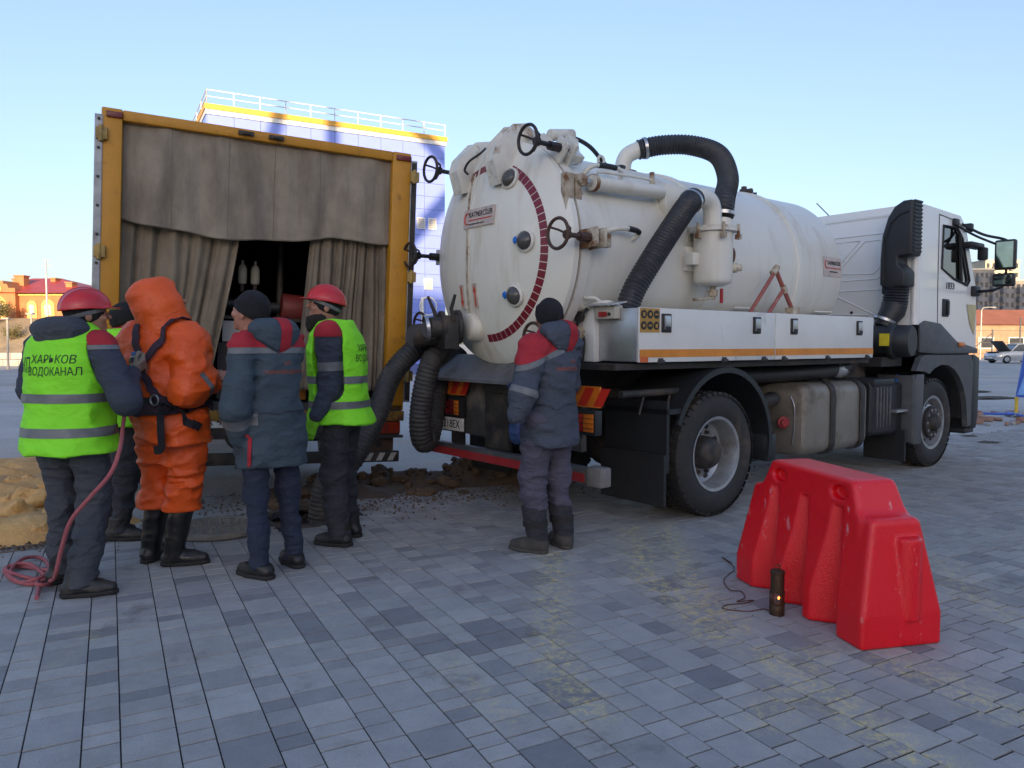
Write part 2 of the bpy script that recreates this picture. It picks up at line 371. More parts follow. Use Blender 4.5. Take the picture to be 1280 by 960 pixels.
for (px, py, r) in [(20, 655, .13), (45, 640, .17), (8, 640, .12), (60, 618, .10), (35, 668, .10), (30, 612, .11), (10, 612, .09), (66, 655, .09), (52, 672, .07), (4, 672, .08)]:
    g_ = ground(px, py); o = clod(r, rc, m_sand); o.location = (g_.x, g_.y, .045 + r * .15); tag(o, 'lump of damp yellow sand on the near edge of the sand heap', 'clod', 'sand lumps')
EC = bpy.data.objects['earth_heap']
for i in range(90):
    u, v = rc.gauss(0, .95), rc.gauss(.0, .30); c = Vector((-.75, 7.55)) + E2 * u + E1 * v; r = rc.choice([.02, .03, .04, .05, .06, .085]) * rc.uniform(.8, 1.3)
    o = clod(r, rc, m_clay if rc.random() < .45 else m_earth); z = float(he(np.array([[c.x, c.y, 0.]]))[0]); o.location = (c.x, c.y, max(z, -.02) + r * .25)
    tag(o, 'clod of dug earth on the dark heap beneath the hoses', 'clod', 'earth clods')
# loose grit and crumbs around the heaps, uncountable
gr = MB(); rg = random.Random(3)
for i in range(3200):
    m_ = rg.random()
    if m_ < .55: c = Vector((-.7, 7.0)) + E2 * rg.gauss(.2, 1.3) + E1 * rg.gauss(-.15, .28)
    elif m_ < .8: c = sq(rg.uniform(-2, .4), 6.1 + rg.gauss(0, .1))
    else: c = sq(rg.uniform(.6, 2.6), rg.uniform(6.2, 7.4))
    r = rg.uniform(.003, .016) * rg.uniform(.5, 1.3); a = rg.random() * 6
    gr.add([(c.x + r * math.cos(a + t), c.y + r * math.sin(a + t), 0.001) for t in (0, 1.6, 3.1, 4.7)] + [(c.x, c.y, r * 1.1)], [(0, 1, 4), (1, 2, 4), (2, 3, 4), (3, 0, 4)])
struct(tag(mk('grit', gr, m_clay, smooth=0), 'loose crumbs of earth scattered along the pavement edge', 'grit'), 'stuff')

# ---- drain channel, manhole
m_iron = pm('cast_iron', (.085, .078, .07), .6, .5, col2=(.14, .12, .10), s=14, dirt=(.22, .19, .15), ds=5, bump=.3, bs=90)
dr = thing('drain_channel', 'narrow slotted drain channel along the pavement edge by the sand', 'drain', (*sq(-.9, 6.05), 0), (0, 0, PA))
mb = MB(); mb.box(-3.5, 1.75, -.075, -.055, -.04, .004); mb.box(-3.5, 1.75, .055, .075, -.04, .004); mk('channel_edge', mb, m_iron, dr)
mk('channel_bed', MB().box(-3.5, 1.75, -.055, .055, -.05, -.028), pm('channel_dark', (.02, .02, .02), .9), dr, smooth=0)
b0 = None
for i in range(150):
    if b0 is None: b0 = bx('grate_bar', m_iron, dr, -.009, .009, -.054, .054, -.02, .003); o = b0
    else: o = dup(b0, dr)
    o.location = (-3.48 + i * .035, 0, 0); o.rotation_euler = (0, 0, .35)
mh = thing('open_manhole', 'open round manhole at the feet of the men behind the yellow box', 'manhole', (HOLE.x, HOLE.y, 0))
n = 40; prof = [(HR - .005, -1.6), (HR - .005, -.01), (HR + .0, .004), (HR + .07, .004), (HR + .075, -.02)]
me_ = MB().lathe(prof[:2], (0, 0, 0), (0, 0, 1), n, False); mk('shaft', me_, pm('shaft_concrete', (.10, .095, .09), .95, s=3, bump=.5, bs=20), mh)
mk('rim', MB().lathe([(HR - .03, -.03), (HR - .03, .006), (HR + .05, .006), (HR + .055, -.02)], (0, 0, 0), (0, 0, 1), n, False), m_iron, mh)
mk('shaft_floor', MB().lathe([(HR, 0), (.001, .01)], (0, 0, -1.6), (0, 0, 1), n, False), MATS['channel_dark'], mh)
lc = ground(273, 664)
m_lid = pm('lid_iron', (.30, .27, .225), .7, .2, col2=(.19, .17, .14), s=12, dirt=(.38, .33, .26), ds=6, bump=.4, bs=70)
ld = thing('manhole_lid', 'round cast-iron manhole lid laid flat on the pavers', 'lid', (lc.x, lc.y, .002), (0, 0, .4))
mk('plate', MB().lathe([(.31, 0), (.325, .012), (.325, .04), (.318, .046), (.275, .046), (.268, .038), (.001, .038)], (0, 0, 0), (0, 0, 1), 48), m_lid, ld)
mb = MB()
for rr in (.235, .19, .145, .1, .055):
    m_ = max(6, int(rr * 90))
    for k in range(m_):
        a = 2 * math.pi * k / m_; mb.box(-.011, .011, -.011, .011, .036, .044, Matrix.Rotation(a, 4, 'Z') @ Matrix.Translation((rr, 0, 0)))
struct(mk('raised_studs', mb, m_lid, ld, smooth=0), 'stuff')
for s_ in (-1, 1): bx('lifting_eye', m_iron, ld, s_ * .285 - .02, s_ * .285 + .02, -.012, .012, .04, .052)

# ================================================================== BACKGROUND
m_con = pm('pale_concrete', (.42, .41, .39), .9, s=2, bump=.2)
# ---- blue clad building
A_ = Vector((-12.3, 31.0)); B_ = Vector((-3.15, 36.0)); ang = math.atan2(B_.y - A_.y, B_.x - A_.x); LEN = (B_ - A_).length; TOP = 11.0
bb = thing('blue_building', 'tall building clad in blue panels with an orange parapet and white roof rail', 'building', (A_.x, A_.y, 0), (0, 0, ang))
m_blue = pm('blue_panel', (.215, .295, .76), .25, col2=(.24, .32, .78), s=.8, bump=.02, bs=3, spec=.6)
m_joint = pm('panel_joint', (.13, .17, .38), .8)
m_par = pm('orange_parapet', (.80, .42, .06), .5); m_wht = pm('white_paint', (.78, .78, .76), .5, dirt=(.5, .48, .44), ds=3, bump=.03)
bx('wall', m_joint, bb, 0, LEN, .03, 16, -.05, TOP - .3)
PW, PH = LEN / 10, .6; p0 = None
rows = int((TOP - .35) / PH)
for r in range(rows + 1):
    for c in range(10):
        z0 = TOP - .35 - (r + 1) * PH
        if z0 < -.1: continue
        if p0 is None: p0 = bx('panel', m_blue, bb, .010, PW - .010, 0, .028, .009, PH - .009); o = p0
        else: o = dup(p0, bb)
        o.location = (c * PW, -.001 * ((r * 7 + c * 3) % 3), z0)
p1 = None
for r in range(rows + 1):
    for c in range(12):
        z0 = TOP - .35 - (r + 1) * PH
        if z0 < -.1 or r > 5: continue
        if p1 is None: p1 = bx('side_panel', m_blue, bb, -.03, -.002, .018, 1.25, .014, PH - .014); o = p1
        else: o = dup(p1, bb)
        o.location = (0, .03 + c * 1.28, z0)
bx('parapet_band', m_wht, bb, -.06, LEN + .06, -.05, 16.05, TOP - .345, TOP - .15)
bx('parapet', m_par, bb, -.1, LEN + .1, -.1, 16.1, TOP - .148, TOP + .06)
for (x0, y0, x1, y1) in ((0, 0, LEN, 0), (0, 0, 0, 12)):
    mb = MB()
    for z in (.36, .62): mb.cyl((x0, y0, TOP + z), (x1, y1, TOP + z), .022, n=6)
    mk('rail', mb, m_wht, bb)
    for k in range(11 if x1 else 8):
        t = k / (10 if x1 else 7); mk('rail_post', MB().cyl((x0 + (x1 - x0) * t, y0 + (y1 - y0) * t, TOP + .1), (x0 + (x1 - x0) * t, y0 + (y1 - y0) * t, TOP + .64), .022, n=6), m_wht, bb)
def fac(px, py):      # photo pixel onto the facade, in the building's own frame
    r = ray(px, py); nrm = Vector((-math.sin(ang), math.cos(ang), 0)); k = nrm.dot(Vector((A_.x, A_.y, 0)) - Vector((0, 0, CH))) / nrm.dot(r); p = Vector((0, 0, CH)) + r * k
    d = Vector((p.x - A_.x, p.y - A_.y)); return d.dot(Vector((math.cos(ang), math.sin(ang)))), p.z
for (px, py) in ((526, 279), (540, 280), (535, 355)):
    u, z = fac(px, py); v_ = bx('vent_grille', m_wht, bb, u - .2, u + .2, -.06, 0, z - .26, z + .26)
    for k in range(5): bx('slat', pm('grey_slat', (.4, .4, .42), .6), v_, u - .16, u + .16, -.075, -.06, z - .21 + k * .09, z - .16 + k * .09)
u, z = fac(527, 372); mb = MB(); mb.cyl((u, -.1, .2), (u, -.1, z), .07, n=8); mk('downpipe', mb, m_wht, bb)
u2, z2 = fac(534, 383); mk('hose_ring', MB().torus((u2, -.12, z2), (0, 1, 0), .42, .035, 28, 6), m_wht, bb)

# ---- brick house on the left with red metal roof
Y0 = 60.0
hx = lambda px: (px - 640) / FPX * Y0
hz = lambda py: CH + (HY - py) / FPX * Y0
ho = thing('brick_house', 'orange brick house with red metal roof and yellow arched window surrounds', 'house', (hx(40), Y0, 0))
m_brick = pm('orange_brick', (.46, .19, .085), .85, col2=(.36, .14, .06), s=1.5, bump=.2, bs=8); m_trim = pm('yellow_trim', (.72, .48, .16), .8, bump=.1)
m_roof = pm('red_roof', (.42, .055, .045), .5, col2=(.34, .045, .04), s=1, bump=.1, bs=4); m_win = pm('pale_window', (.42, .45, .48), .15, bump=0)
ox = hx(40); zb = hz(398)
wl = MB().box(hx(27) - ox, hx(120) - ox, 0, 9, zb - 3, hz(367)); mk('wall', wl, m_brick, ho)
gw = [(hx(-45) - ox, zb - 3), (hx(27) - ox, zb - 3), (hx(27) - ox, hz(361)), (hx(19) - ox, hz(361)), (hx(17) - ox, hz(356)), (hx(13) - ox, hz(356)), (hx(12) - ox, hz(352)), (hx(-2) - ox, hz(352)), (hx(-10) - ox, hz(361)), (hx(-45) - ox, hz(367))]
mk('gable_wall', MB().plate(gw, -.5, 9, 'y'), m_brick, ho)
rz0, rz1 = hz(367), hz(348)
def roofmb(x0, x1, xr0, xr1, y0, y1, z0, z1): return MB().add([(x0, y0, z0), (x1, y0, z0), (x1, y1, z0), (x0, y1, z0), (xr0, (y0 + y1) / 2, z1), (xr1, (y0 + y1) / 2, z1)], [(0, 1, 5, 4), (1, 2, 5), (2, 3, 4, 5), (3, 0, 4), (3, 2, 1, 0)])
rf = mk('roof', roofmb(hx(-48) - ox, hx(124) - ox, hx(0) - ox, hx(38) - ox, -.7, 9.7, rz0, rz1 + .35), m_roof, ho, smooth=0)
for px0, px1, pt, pb, yy in ((6, 18, 344, 362, 1.5), (36, 42, 345, 362, 3.2), (74, 82, 353, 368, 1.2), (-12, -6, 346, 362, 3)):
    c_ = bx('chimney', m_brick, rf, hx(px0) - ox, hx(px1) - ox, yy, yy + .7, hz(pb), hz(pt)); bx('cap', m_brick, c_, hx(px0) - ox - .06, hx(px1) - ox + .06, yy - .06, yy + .76, hz(pt), hz(pt) + .1)
def arch(x, z0, z1, r, d=0): return [(x - r, z0), (x + r, z0)] + [(x + r * math.cos(t), z1 + r * math.sin(t)) for t in np.linspace(0, math.pi, 12)]
for px, wpx, ztop, f in ((63, 8, 381, 0), (43, 6, 381, 0), (100, 8, 381, 0), (5, 12, 380, -.5), (-22, 8, 381, -.5)):
    x = hx(px) - ox; r = wpx / FPX * Y0 / 1.0
    w_ = mk('window', MB().plate(arch(x, zb, hz(ztop) - r * .2, r), f - .1, f - .003, 'y'), m_trim, ho)
    pn = mk('pane', MB().plate(arch(x, zb + .25, hz(ztop + 2) - r * .2, r * .52), f - .14, f - .1, 'y'), m_win, w_); bx('mullion', m_wht, w_, x - .04, x + .04, f - .17, f - .14, zb + .25, hz(ztop)) ; bx('mullion', m_wht, w_, x - r * .5, x + r * .5, f - .165, f - .141, zb + .9, zb + .97)
mk('medallion', MB().lathe([(.26, 0), (.26, .08), (.2, .1), (.001, .1)], (hx(7) - ox, -.5, hz(362)), (0, -1, 0), 20), m_trim, ho)
bx('cornice', m_trim, ho, hx(27) - ox, hx(121) - ox, -.14, -.003, hz(370), hz(368))
# ---- embankment, retaining wall, posts
m_emb = pm('dry_embankment', (.34, .26, .17), .95, col2=(.24, .19, .13), s=1.2, dirt=(.16, .14, .10), ds=.8, bump=.6, bs=6, coord='World')
mb = MB(); nx = 60; ring = []
for i in range(nx + 1):
    x = -75 + i * 50 / nx; ring.append([Vector((x, 50 + .5 * mnoise.noise(Vector((x * .5, 0, 0))), -.1)), Vector((x, 55 + .8 * mnoise.noise(Vector((x * .4, 3, 0))), 1.5 + .5 * mnoise.noise(Vector((x * .6, 5, 0))))), Vector((x, 58.2, zb - .1 + .25 * mnoise.noise(Vector((x, 9, 0))))), Vector((x, 70, zb)), Vector((x, 75, -.1))])
mb.loft(ring, True); struct(mk('embankment', mb, m_emb, smooth=70), 'structure')
rw_ = thing('retaining_wall', 'long pale stone retaining wall below the brick house', 'wall', (-40, 49, 0))
st0 = None
for r in range(2):
    for c in range(22):
        if st0 is None: st0 = mk('stone', MB().box(0, .97, 0, .4, 0, .42), m_con, rw_, bevel=.03); o = st0
        else: o = dup(st0, rw_)
        o.location = (c * 1.0 - 10 + .5 * (r % 2), .02 * ((c * 5) % 3), -.04 + r * .44)
m_pole = pm('galvanised_pole', (.55, .54, .50), .5, .3)
for px, top, D, lab, cross in ((57, 325, 47, 'tall thin steel pole with crossbars in front of the brick house', 1), (38, 392, 44, 'short concrete post before the retaining wall', 0), (8, 398, 42, 'short leaning post on the embankment', 0)):
    b_ = at(px, top, D); po = thing('pole', lab, 'pole', (b_.x, D, 0)); mk('shaft', MB().cyl((0, 0, -.1), (0.05 if not cross else 0, 0, b_.z), .07, .05, 10), m_pole if cross else m_con, po)
    if cross:
        for dz, hw in ((.05, .35), (.35, .45)): mk('crossbar', MB().cyl((-hw * .6, 0, b_.z - dz), (hw, 0, b_.z - dz), .025, n=6), m_pole, po)
    else: mk('cap', MB().box(-.2, .2, -.15, .15, b_.z - .05, b_.z + .03), m_con, po)
# ---- shrubs: limbs with leaf-sized faces
m_leaf = pm('dry_leaves', (.14, .115, .04), .8, col2=(.09, .085, .03), s=2, bump=0); m_bark = pm('bark', (.11, .08, .06), .9)
def shrub(name, label, loc, h, rad, nl, leaf, sd, grp=None):
    rn = random.Random(sd); t = thing(name, label, 'shrub' if 'shrub' in name else 'tree', loc, group=grp); tb = MB(); lf = MB(); tips = []
    tb.tube([(0, 0, -.1), (rn.uniform(-.1, .1), 0, h * .3), (rn.uniform(-.15, .15), .05, h * .55)], [h * .03, h * .022, h * .012], 7)
    for k in range(16):
        a = rn.random() * 6.28; e = rn.uniform(.3, 1.2); L = rad * rn.uniform(.6, 1.1); s0 = Vector((0, 0, h * rn.uniform(.12, .5)))
        e1 = s0 + Vector((math.cos(a) * math.cos(e) * L * .5, math.sin(a) * math.cos(e) * L * .5, math.sin(e) * L * .5)); e2 = s0 + Vector((math.cos(a) * math.cos(e) * L, math.sin(a) * math.cos(e) * L, math.sin(e) * h * .5 + .1))
        tb.tube([s0, e1, e2], [h * .014, h * .008, h * .003], 5); tips += [e1, e2, (e1 + e2) / 2]
    for i in range(nl):
        c = rn.choice(tips) + Vector((rn.gauss(0, rad * .2), rn.gauss(0, rad * .2), rn.gauss(0, h * .08))); r = leaf * rn.uniform(.5, 1.3)
        u = Vector((rn.gauss(0, 1), rn.gauss(0, 1), rn.gauss(0, 1))).normalized(); v = u.orthogonal().normalized()
        lf.add([c - u * r, c + v * r * .5, c + u * r, c - v * r * .5], [(0, 1, 2, 3)])
    mk('trunk', tb, m_bark, t); mk('crown', lf, m_leaf, t, smooth=0); return t
shrub('dry_shrub', 'round dry brown shrub in front of the brick house wall', (hx(26), 57.6, zb - .5), 1.9, 1.0, 1500, .07, 1)
shrub('dry_shrub', 'low sprawling dry shrub on the embankment slope below the house', (hx(12), 54.5, 1.2), 1.2, 1.1, 1100, .07, 2)
shrub('dry_shrub', 'small dry shrub at the foot of the tall thin pole', (hx(66), 55.5, 1.5), 1.3, .8, 900, .06, 4)
# ---- far right: flats, brick shed, fence, car
m_flat = pm('grey_flats', (.36, .33, .30), .9, col2=(.31, .285, .265), s=.12, dirt=(.24, .22, .21), ds=.15, bump=.1, bs=1); m_flat2 = pm('cream_flats', (.62, .54, .40), .9, s=.2, bump=.1, bs=1); m_dkwin = pm('dark_window', (.05, .055, .065), .2, bump=0)
m_balc = pm('balcony_panel', (.30, .285, .28), .8, s=.4)
def flats(label, x0, x1, D, ytop, mat, cols, rows, dep=14, rot=0):
    a = at(x0, ytop, D); b = at(x1, ytop, D); W = b.x - a.x; Ht = a.z
    t = thing('apartment_block', label, 'building', (a.x, D, 0), (0, 0, rot)); bx('wall', mat, t, 0, W, 0, dep, -.1, Ht)
    bx('roof_edge', MATS['pale_concrete'], t, -.2, W + .2, -.25, dep + .2, Ht, Ht + .4)
    cw = W / cols; fh = (Ht - 1) / rows; w0 = None; b0 = None
    for r in range(rows):
        for c in range(cols):
            x = c * cw + cw * .2; z = .9 + r * fh + fh * .28
            if w0 is None: w0 = bx('window', m_dkwin, t, 0, cw * .52, -.06, .1, 0, fh * .5); o = w0; w0.location = (x, 0, z)
            else: o = dup(w0, t); o.location = (x, 0, z)
            if c % 3 == 1:
                if b0 is None: b0 = bx('balcony', m_balc, t, -cw * .08, cw * .62, -1.1, -.002, -.9, .25); o = b0
                else: o = dup(b0, t)
                o.location = (x, 0, z)
    return t
flats('grey panel apartment block with a tall narrow end standing behind the brick shed', 1213, 1243, 150, 338, m_flat, 5, 8)
flats('long grey apartment block with rows of balconies right of the narrow block', 1243, 1420, 165, 352, m_flat, 26, 7)
flats('sunlit cream apartment block rising over the long grey block', 1232, 1275, 260, 326, m_flat2, 6, 9)
Y1 = 78.0; a = at(1205, 406, Y1)
sh = thing('brick_shed', 'long low brick building with rusty red roof behind the wire fence', 'building', (a.x, Y1, 0))
bx('wall', pm('shed_brick', (.40, .25, .17), .9, s=1.5, bump=.2, bs=10), sh, 0, 30, 0, 8, -.1, a.z)
zt = at(1205, 391, Y1).z + .5
mk('roof', MB().add([(-.5, -.5, a.z), (30.5, -.5, a.z), (30.5, 8.5, a.z), (-.5, 8.5, a.z), (-.5, 4, zt), (30.5, 4, zt)], [(0, 1, 5, 4), (2, 3, 4, 5), (0, 4, 3), (1, 2, 5), (3, 2, 1, 0)]), pm('rusty_roof', (.36, .13, .075), .8, s=.8, dirt=(.25, .11, .07), bump=.1), sh, smooth=0)
for k in range(9):
    o = bx('window', m_wht, sh, 1.5 + k * 3.1, 3.1 + k * 3.1, -.08, -.003, .9, 2.1); bx('pane', m_dkwin, o, 1.6 + k * 3.1, 3.0 + k * 3.1, -.1, -.08, 1.0, 2.0)
fn = thing('wire_fence', 'tall fence of dark steel posts and rails before the brick shed', 'fence', (at(1205, 450, 63).x, 63, 0))
m_fp = pm('fence_steel', (.12, .13, .15), .6, .3)
for k in range(12): mk('post', MB().cyl((k * 2.3, 0, -.05), (k * 2.3, 0, 3.6 if k % 2 == 0 else 2.6), .06, n=6), m_fp, fn)
for z in (.3, 1.5, 2.5): mk('rail', MB().cyl((0, 0, z), (25.3, 0, z), .02, n=5), m_fp, fn)
mk('brace', MB().cyl((-.5, 0, 0), (2.3, 0, 2.3), .04, n=6), m_fp, fn)
for px, top, D, lab in ((1212, 392, 60, 'slim pale lamp post rising before the brick shed'),):
    b_ = at(1227, 388, 70); po = thing('lamp_post', lab, 'lamp post', (b_.x, 70, 0)); mk('shaft', MB().cyl((0, 0, -.05), (0, 0, b_.z), .07, .05, 8), m_pole, po); mk('arm', MB().tube(catmull([(0, 0, b_.z), (.2, 0, b_.z + .25), (.9, 0, b_.z + .3)], 4), .035, 6), m_pole, po); mk('lamp_head', MB().sphere((1.1, 0, b_.z + .27), .22, (1.3, .6, .35), 10, 6), m_pole, po)
# car with its bonnet open
def car():
    D = 56.0; p = at(1237, 453, D); t = thing('parked_car', 'silver hatchback parked by the fence with its bonnet propped open', 'car', (p.x, D, -.035), (0, 0, .05))
    m_sil = pm('silver_paint', (.52, .55, .58), .3, .4, bump=0, coat=.5); m_tyre = pm('far_tyre', (.02, .02, .02), .8); m_gl = pm('car_glass', (.04, .05, .06), .1, bump=0); hw = .84
    def sec(x, zt, zb_, w_): return [Vector((x, -w_ * .96, zb_)), Vector((x, w_ * .96, zb_)), Vector((x, w_, zb_ + .25)), Vector((x, w_, zt - .12)), Vector((x, w_ * .88, zt)), Vector((x, -w_ * .88, zt)), Vector((x, -w_, zt - .12)), Vector((x, -w_, zb_ + .25))]
    mk('body', MB().loft([sec(0.0, .62, .28, .66), sec(.08, .72, .22, .76), sec(.35, .82, .2, hw), sec(1.15, .90, .2, hw), sec(2.6, .93, .2, hw), sec(3.7, .92, .22, hw), sec(3.95, .85, .25, .78)]), m_sil, t, smooth=50)
    def gsec(x, z0, z1, w0, w1): return [Vector((x, -w0, z0)), Vector((x, w0, z0)), Vector((x, w1, z1)), Vector((x, -w1, z1))]
    mk('cabin_glass', MB().loft([gsec(1.0, .88, .90, .72, .70), gsec(1.75, .9, 1.4, .76, .58), gsec(3.0, .9, 1.42, .76, .58), gsec(3.85, .88, .95, .72, .66)]), m_gl, t, smooth=50)
    mk('roof', MB().loft([gsec(1.72, 1.38, 1.43, .60, .55), gsec(2.4, 1.42, 1.47, .61, .56), gsec(3.1, 1.38, 1.44, .60, .55)]), m_sil, t, smooth=50)
    for x in (1.1, 2.4): mk('pillar', MB().cyl((x, -.75, .9), (x + (.62 if x < 2 else .05), -.6, 1.42), .035, n=6), m_sil, t)
    mk('engine_bay', MB().box(.12, 1.0, -.66, .66, .80, .86), m_tyre, t)
    mk('bonnet', MB().box(-.95, 0, -.68, .68, 0, .04, Matrix.Translation((1.08, 0, .93)) @ Matrix.Rotation(R(48), 4, 'Y')), pm('bonnet_inner', (.05, .055, .06), .6), t, bevel=.01)
    for x in (.72, 3.2):
        for s_ in (-1, 1):
            ty = mk('wheel', MB().lathe([(.18, -.09), (.29, -.09), (.31, -.06), (.31, .06), (.29, .09), (.18, .09)], (x, s_ * .76, .31), (0, 1, 0), 22), m_tyre, t); mk('rim', MB().lathe([(.19, 0), (.17, .03), (.001, .02)], (x, s_ * .85, .31), (0, s_, 0), 14), m_sil, ty)
    for s_ in (-1, 1): mk('headlight', MB().sphere((.1, s_ * .58, .66), .14, (.6, 1, .6), 10, 6), pm('lamp_glass', (.75, .78, .8), .1, bump=0), t)
    bx('number_plate', m_wht, t, -.03, -.005, -.26, .26, .36, .47); bx('lower_grille', m_tyre, t, -.02, .02, -.5, .5, .25, .34); return t
car()
# blue crowd barrier and brick rubble at the right
g_ = ground(1270, 519); br = thing('blue_barrier', 'blue and yellow crowd barrier board standing on blue feet beside brick rubble', 'barrier', (g_.x, g_.y, 0), (0, 0, -.25))
m_bb = pm('barrier_blue', (.03, .12, .55), .4, bump=.02); m_by = pm('barrier_yellow', (.75, .50, .05), .4, bump=.02)
zt = at(1275, 440, g_.y).z
mk('board', MB().plate([(-.02, .35), (1.3, .35), (1.34, zt), (.1, zt)], -.02, .02, 'y'), m_bb, br)
for k in range(4): mk('stripe', MB().plate([(.0 + k * .33, .40), (.16 + k * .33, .40), (.33 + k * .33, zt * .8), (.17 + k * .33, zt * .8)], -.026, -.021, 'y'), pm('stripe_pale_blue', (.18, .42, .85), .4), br)
for x in (.0, 1.2):
    mk('leg', MB().cyl((x, 0, 0), (x, 0, .36), .03, n=10), m_bb if x else m_by, br); mk('foot', MB().tube([(x - .02, -.35, .025), (x - .02, .35, .025)], .025, 8), m_bb, br)
mk('base_bar', MB().tube([(-.62, -.1, .03), (1.3, -.1, .03)], .025, 8), m_bb, br)
m_rb = pm('brick_shard', (.38, .14, .075), .9, col2=(.30, .22, .17), s=5, bump=.4)
rr = random.Random(21)
for i in range(42):
    px = rr.uniform(1218, 1300); g_ = ground(px, rr.gauss(523, 3.5)); s_ = rr.uniform(.04, .1)
    M = Matrix.Rotation(rr.random() * 6, 4, 'Z') @ Matrix.Rotation(rr.uniform(-.4, .4), 4, 'X')
    o = mk('brick_shard', MB().box(-s_, s_, -s_ * .55, s_ * .55, -s_ * .4, s_ * .4, M), m_rb if rr.random() < .75 else m_con, bevel=.008); o.location = (g_.x, g_.y, s_ * .3 - .02)
    tag(o, 'broken brick piece in the rubble strip by the blue barrier', 'brick', 'broken bricks')
for px, py, lx, ly in ((1235, 497, 1.6, .35), (1215, 489, 1.1, .25), (1212, 545, .25, .08), (1238, 553, .4, .1)):
    g_ = ground(px, py); o = clod(.5, rr, pm('mud_patch', (.10, .085, .07), .95, s=6), 'mud_lump'); o.scale = (lx, ly * 2, .10); o.rotation_euler = (0, 0, .3); o.location = (g_.x, g_.y, -.01); tag(o, 'low dried mud lump on the open ground beyond the cab', 'mud', 'mud lumps')

# ---- what shades the place, behind the camera: a long building and a steel mast
sb = thing('long_building', 'long plain building standing behind the photographer and shading the yard', 'building', (0, -90, 0))
HS = 21.5
bx('wall', m_con, sb, -13.6, 110, -12, 0, -.1, HS - .35); bx('roof', MATS['rusty_roof'], sb, -13.9, 110.3, -12.3, .3, HS - .347, HS)
for k in range(24):
    for z in (1.2, 4.6, 8.2, 11.6, 15): o = bx('window', m_dkwin, sb, -12 + k * 5, -10 + k * 5, .002, .05, z, z + 1.9)
sb2 = thing('shade_block', 'unseen tall block added behind the photographer to shade the far flats', 'building', (75, -60, 0)); bx('wall', m_flat, sb2, 0, 130, -14, 0, -.1, 46)  # unseen block, added to throw shade on the distant grey flats
for k in range(20):
    for z in range(13): bx('window', m_dkwin, sb2, 2 + k * 6.4, 5 + k * 6.4, .002, .05, 1.5 + z * 3.4, 3.2 + z * 3.4)
def back(u, z, Y):   # facade point carried back towards the sun to depth Y
    p = Vector((A_.x + u * math.cos(ang), A_.y + u * math.sin(ang), z)); return p + sdir * ((Y - p.y) / sdir.y)
mast = thing('steel_mast', 'braced steel mast standing behind the photographer', 'mast', (0, 0, 0))
m_ms = pm('mast_steel', (.3, .3, .31), .6, .4); YM = 2.0 - 16
for nm, pts, wd in (('brace', [(352, 135), (343, 166)], .62), ('strut', [(416, 140), (416, 185)], .62), ('brace', [(512, 150), (575, 222)], .75), ('brace', [(575, 232), (470, 345)], .75)):
    P = [back(*fac(*q), YM) for q in pts]; d = (P[1] - P[0]).normalized(); 
    mk(nm, MB().tube([P[0] - d * .6, P[1] + d * .4], wd / 2, 6), m_ms, mast)
P = back(*fac(600, 232), YM); mk('upright', MB().tube([(P.x + 1.2, YM, 0), (P.x + 1.2, YM, P.z + 4)], .3, 8), m_ms, mast)

# ================================================================== YELLOW BOX TRUCK
YR = R(2.4); YA = R(25)
yt = thing('box_truck', 'yellow box truck with open rear doors and grey canvas curtains, leaning to one side', 'truck', (-3.2, 5.87, 0), (0, 0, YA))
# the leaning body: everything hangs from the root, turned by YR about (1.25, 1.0)
ML = Matrix.Translation((1.25, 0, 1.0)) @ Matrix.Rotation(YR, 4, 'Y') @ Matrix.Translation((-1.25, 0, -1.0))
def ymk(name, mb, mat, parent=None, **k):
    if parent is None:
        mb.v = [tuple(ML @ Vector(v)) for v in mb.v]; return mk(name, mb, mat, yt, **k)
    mb.v = [tuple(ML @ Vector(v)) for v in mb.v]; return mk(name, mb, mat, parent, **k)
m_yel = pm('yellow_paint', (.52, .235, .008), .5, col2=(.44, .195, .008), s=5, dirt=(.24, .11, .02), ds=6, dlo=.58, dhi=.72, bump=.06, bs=40)
m_dst = pm('dark_steel', (.026, .025, .025), .6, .2, col2=(.05, .044, .038), s=8, dirt=(.12, .09, .065), ds=4, bump=.2)
m_galv = pm('galvanised', (.32, .34, .36), .45, .6, s=10, dirt=(.2, .18, .15), ds=6, bump=.05)
m_canv = pm('canvas', (.31, .262, .20), .95, col2=(.24, .20, .15), s=6, dirt=(.15, .12, .09), ds=2.6, dlo=.46, dhi=.72, dst=(1.6, 1.6, .4), bump=.35, bs=160, sheen=.2, crease=.32, cs=(3.6, 3.6, .55))
m_canv2 = pm('canvas_brown', (.26, .215, .155), .95, col2=(.19, .155, .11), s=5, dirt=(.13, .105, .078), ds=2.2, dlo=.48, dhi=.72, dst=(1, 1, .35), bump=.35, bs=160, crease=.25, cs=(10, 10, 1.2))
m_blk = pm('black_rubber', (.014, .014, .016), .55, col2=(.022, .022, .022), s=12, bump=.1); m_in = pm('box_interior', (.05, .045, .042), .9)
W, TP, FL = 2.44, 3.16, .88
ymk('left_post', MB().box(-.03, .115, 0, .12, FL - .05, TP), m_yel, bevel=.012); ymk('right_post', MB().box(W - .17, W, 0, .12, FL - .05, TP), m_yel, bevel=.012)
ymk('top_beam', MB().box(.115, W - .17, .003, .12, TP - .085, TP - .003), m_yel, bevel=.012)
for x0, x1 in ((-.028, .115), (W - .17, W - .002)): ymk('marker_lamp', MB().box(x0 + .03, x1, -.018, -.001, TP - .075, TP - .03), pm('marker_red', (.16, .02, .02), .3), bevel=.004)
for x in (1.02, 1.26): ymk('latch', MB().box(x - .06, x + .06, -.03, -.001, TP - .06, TP - .03).cyl((x - .03, -.04, TP - .05), (x + .03, -.04, TP - .05), .012, n=8), m_dst)
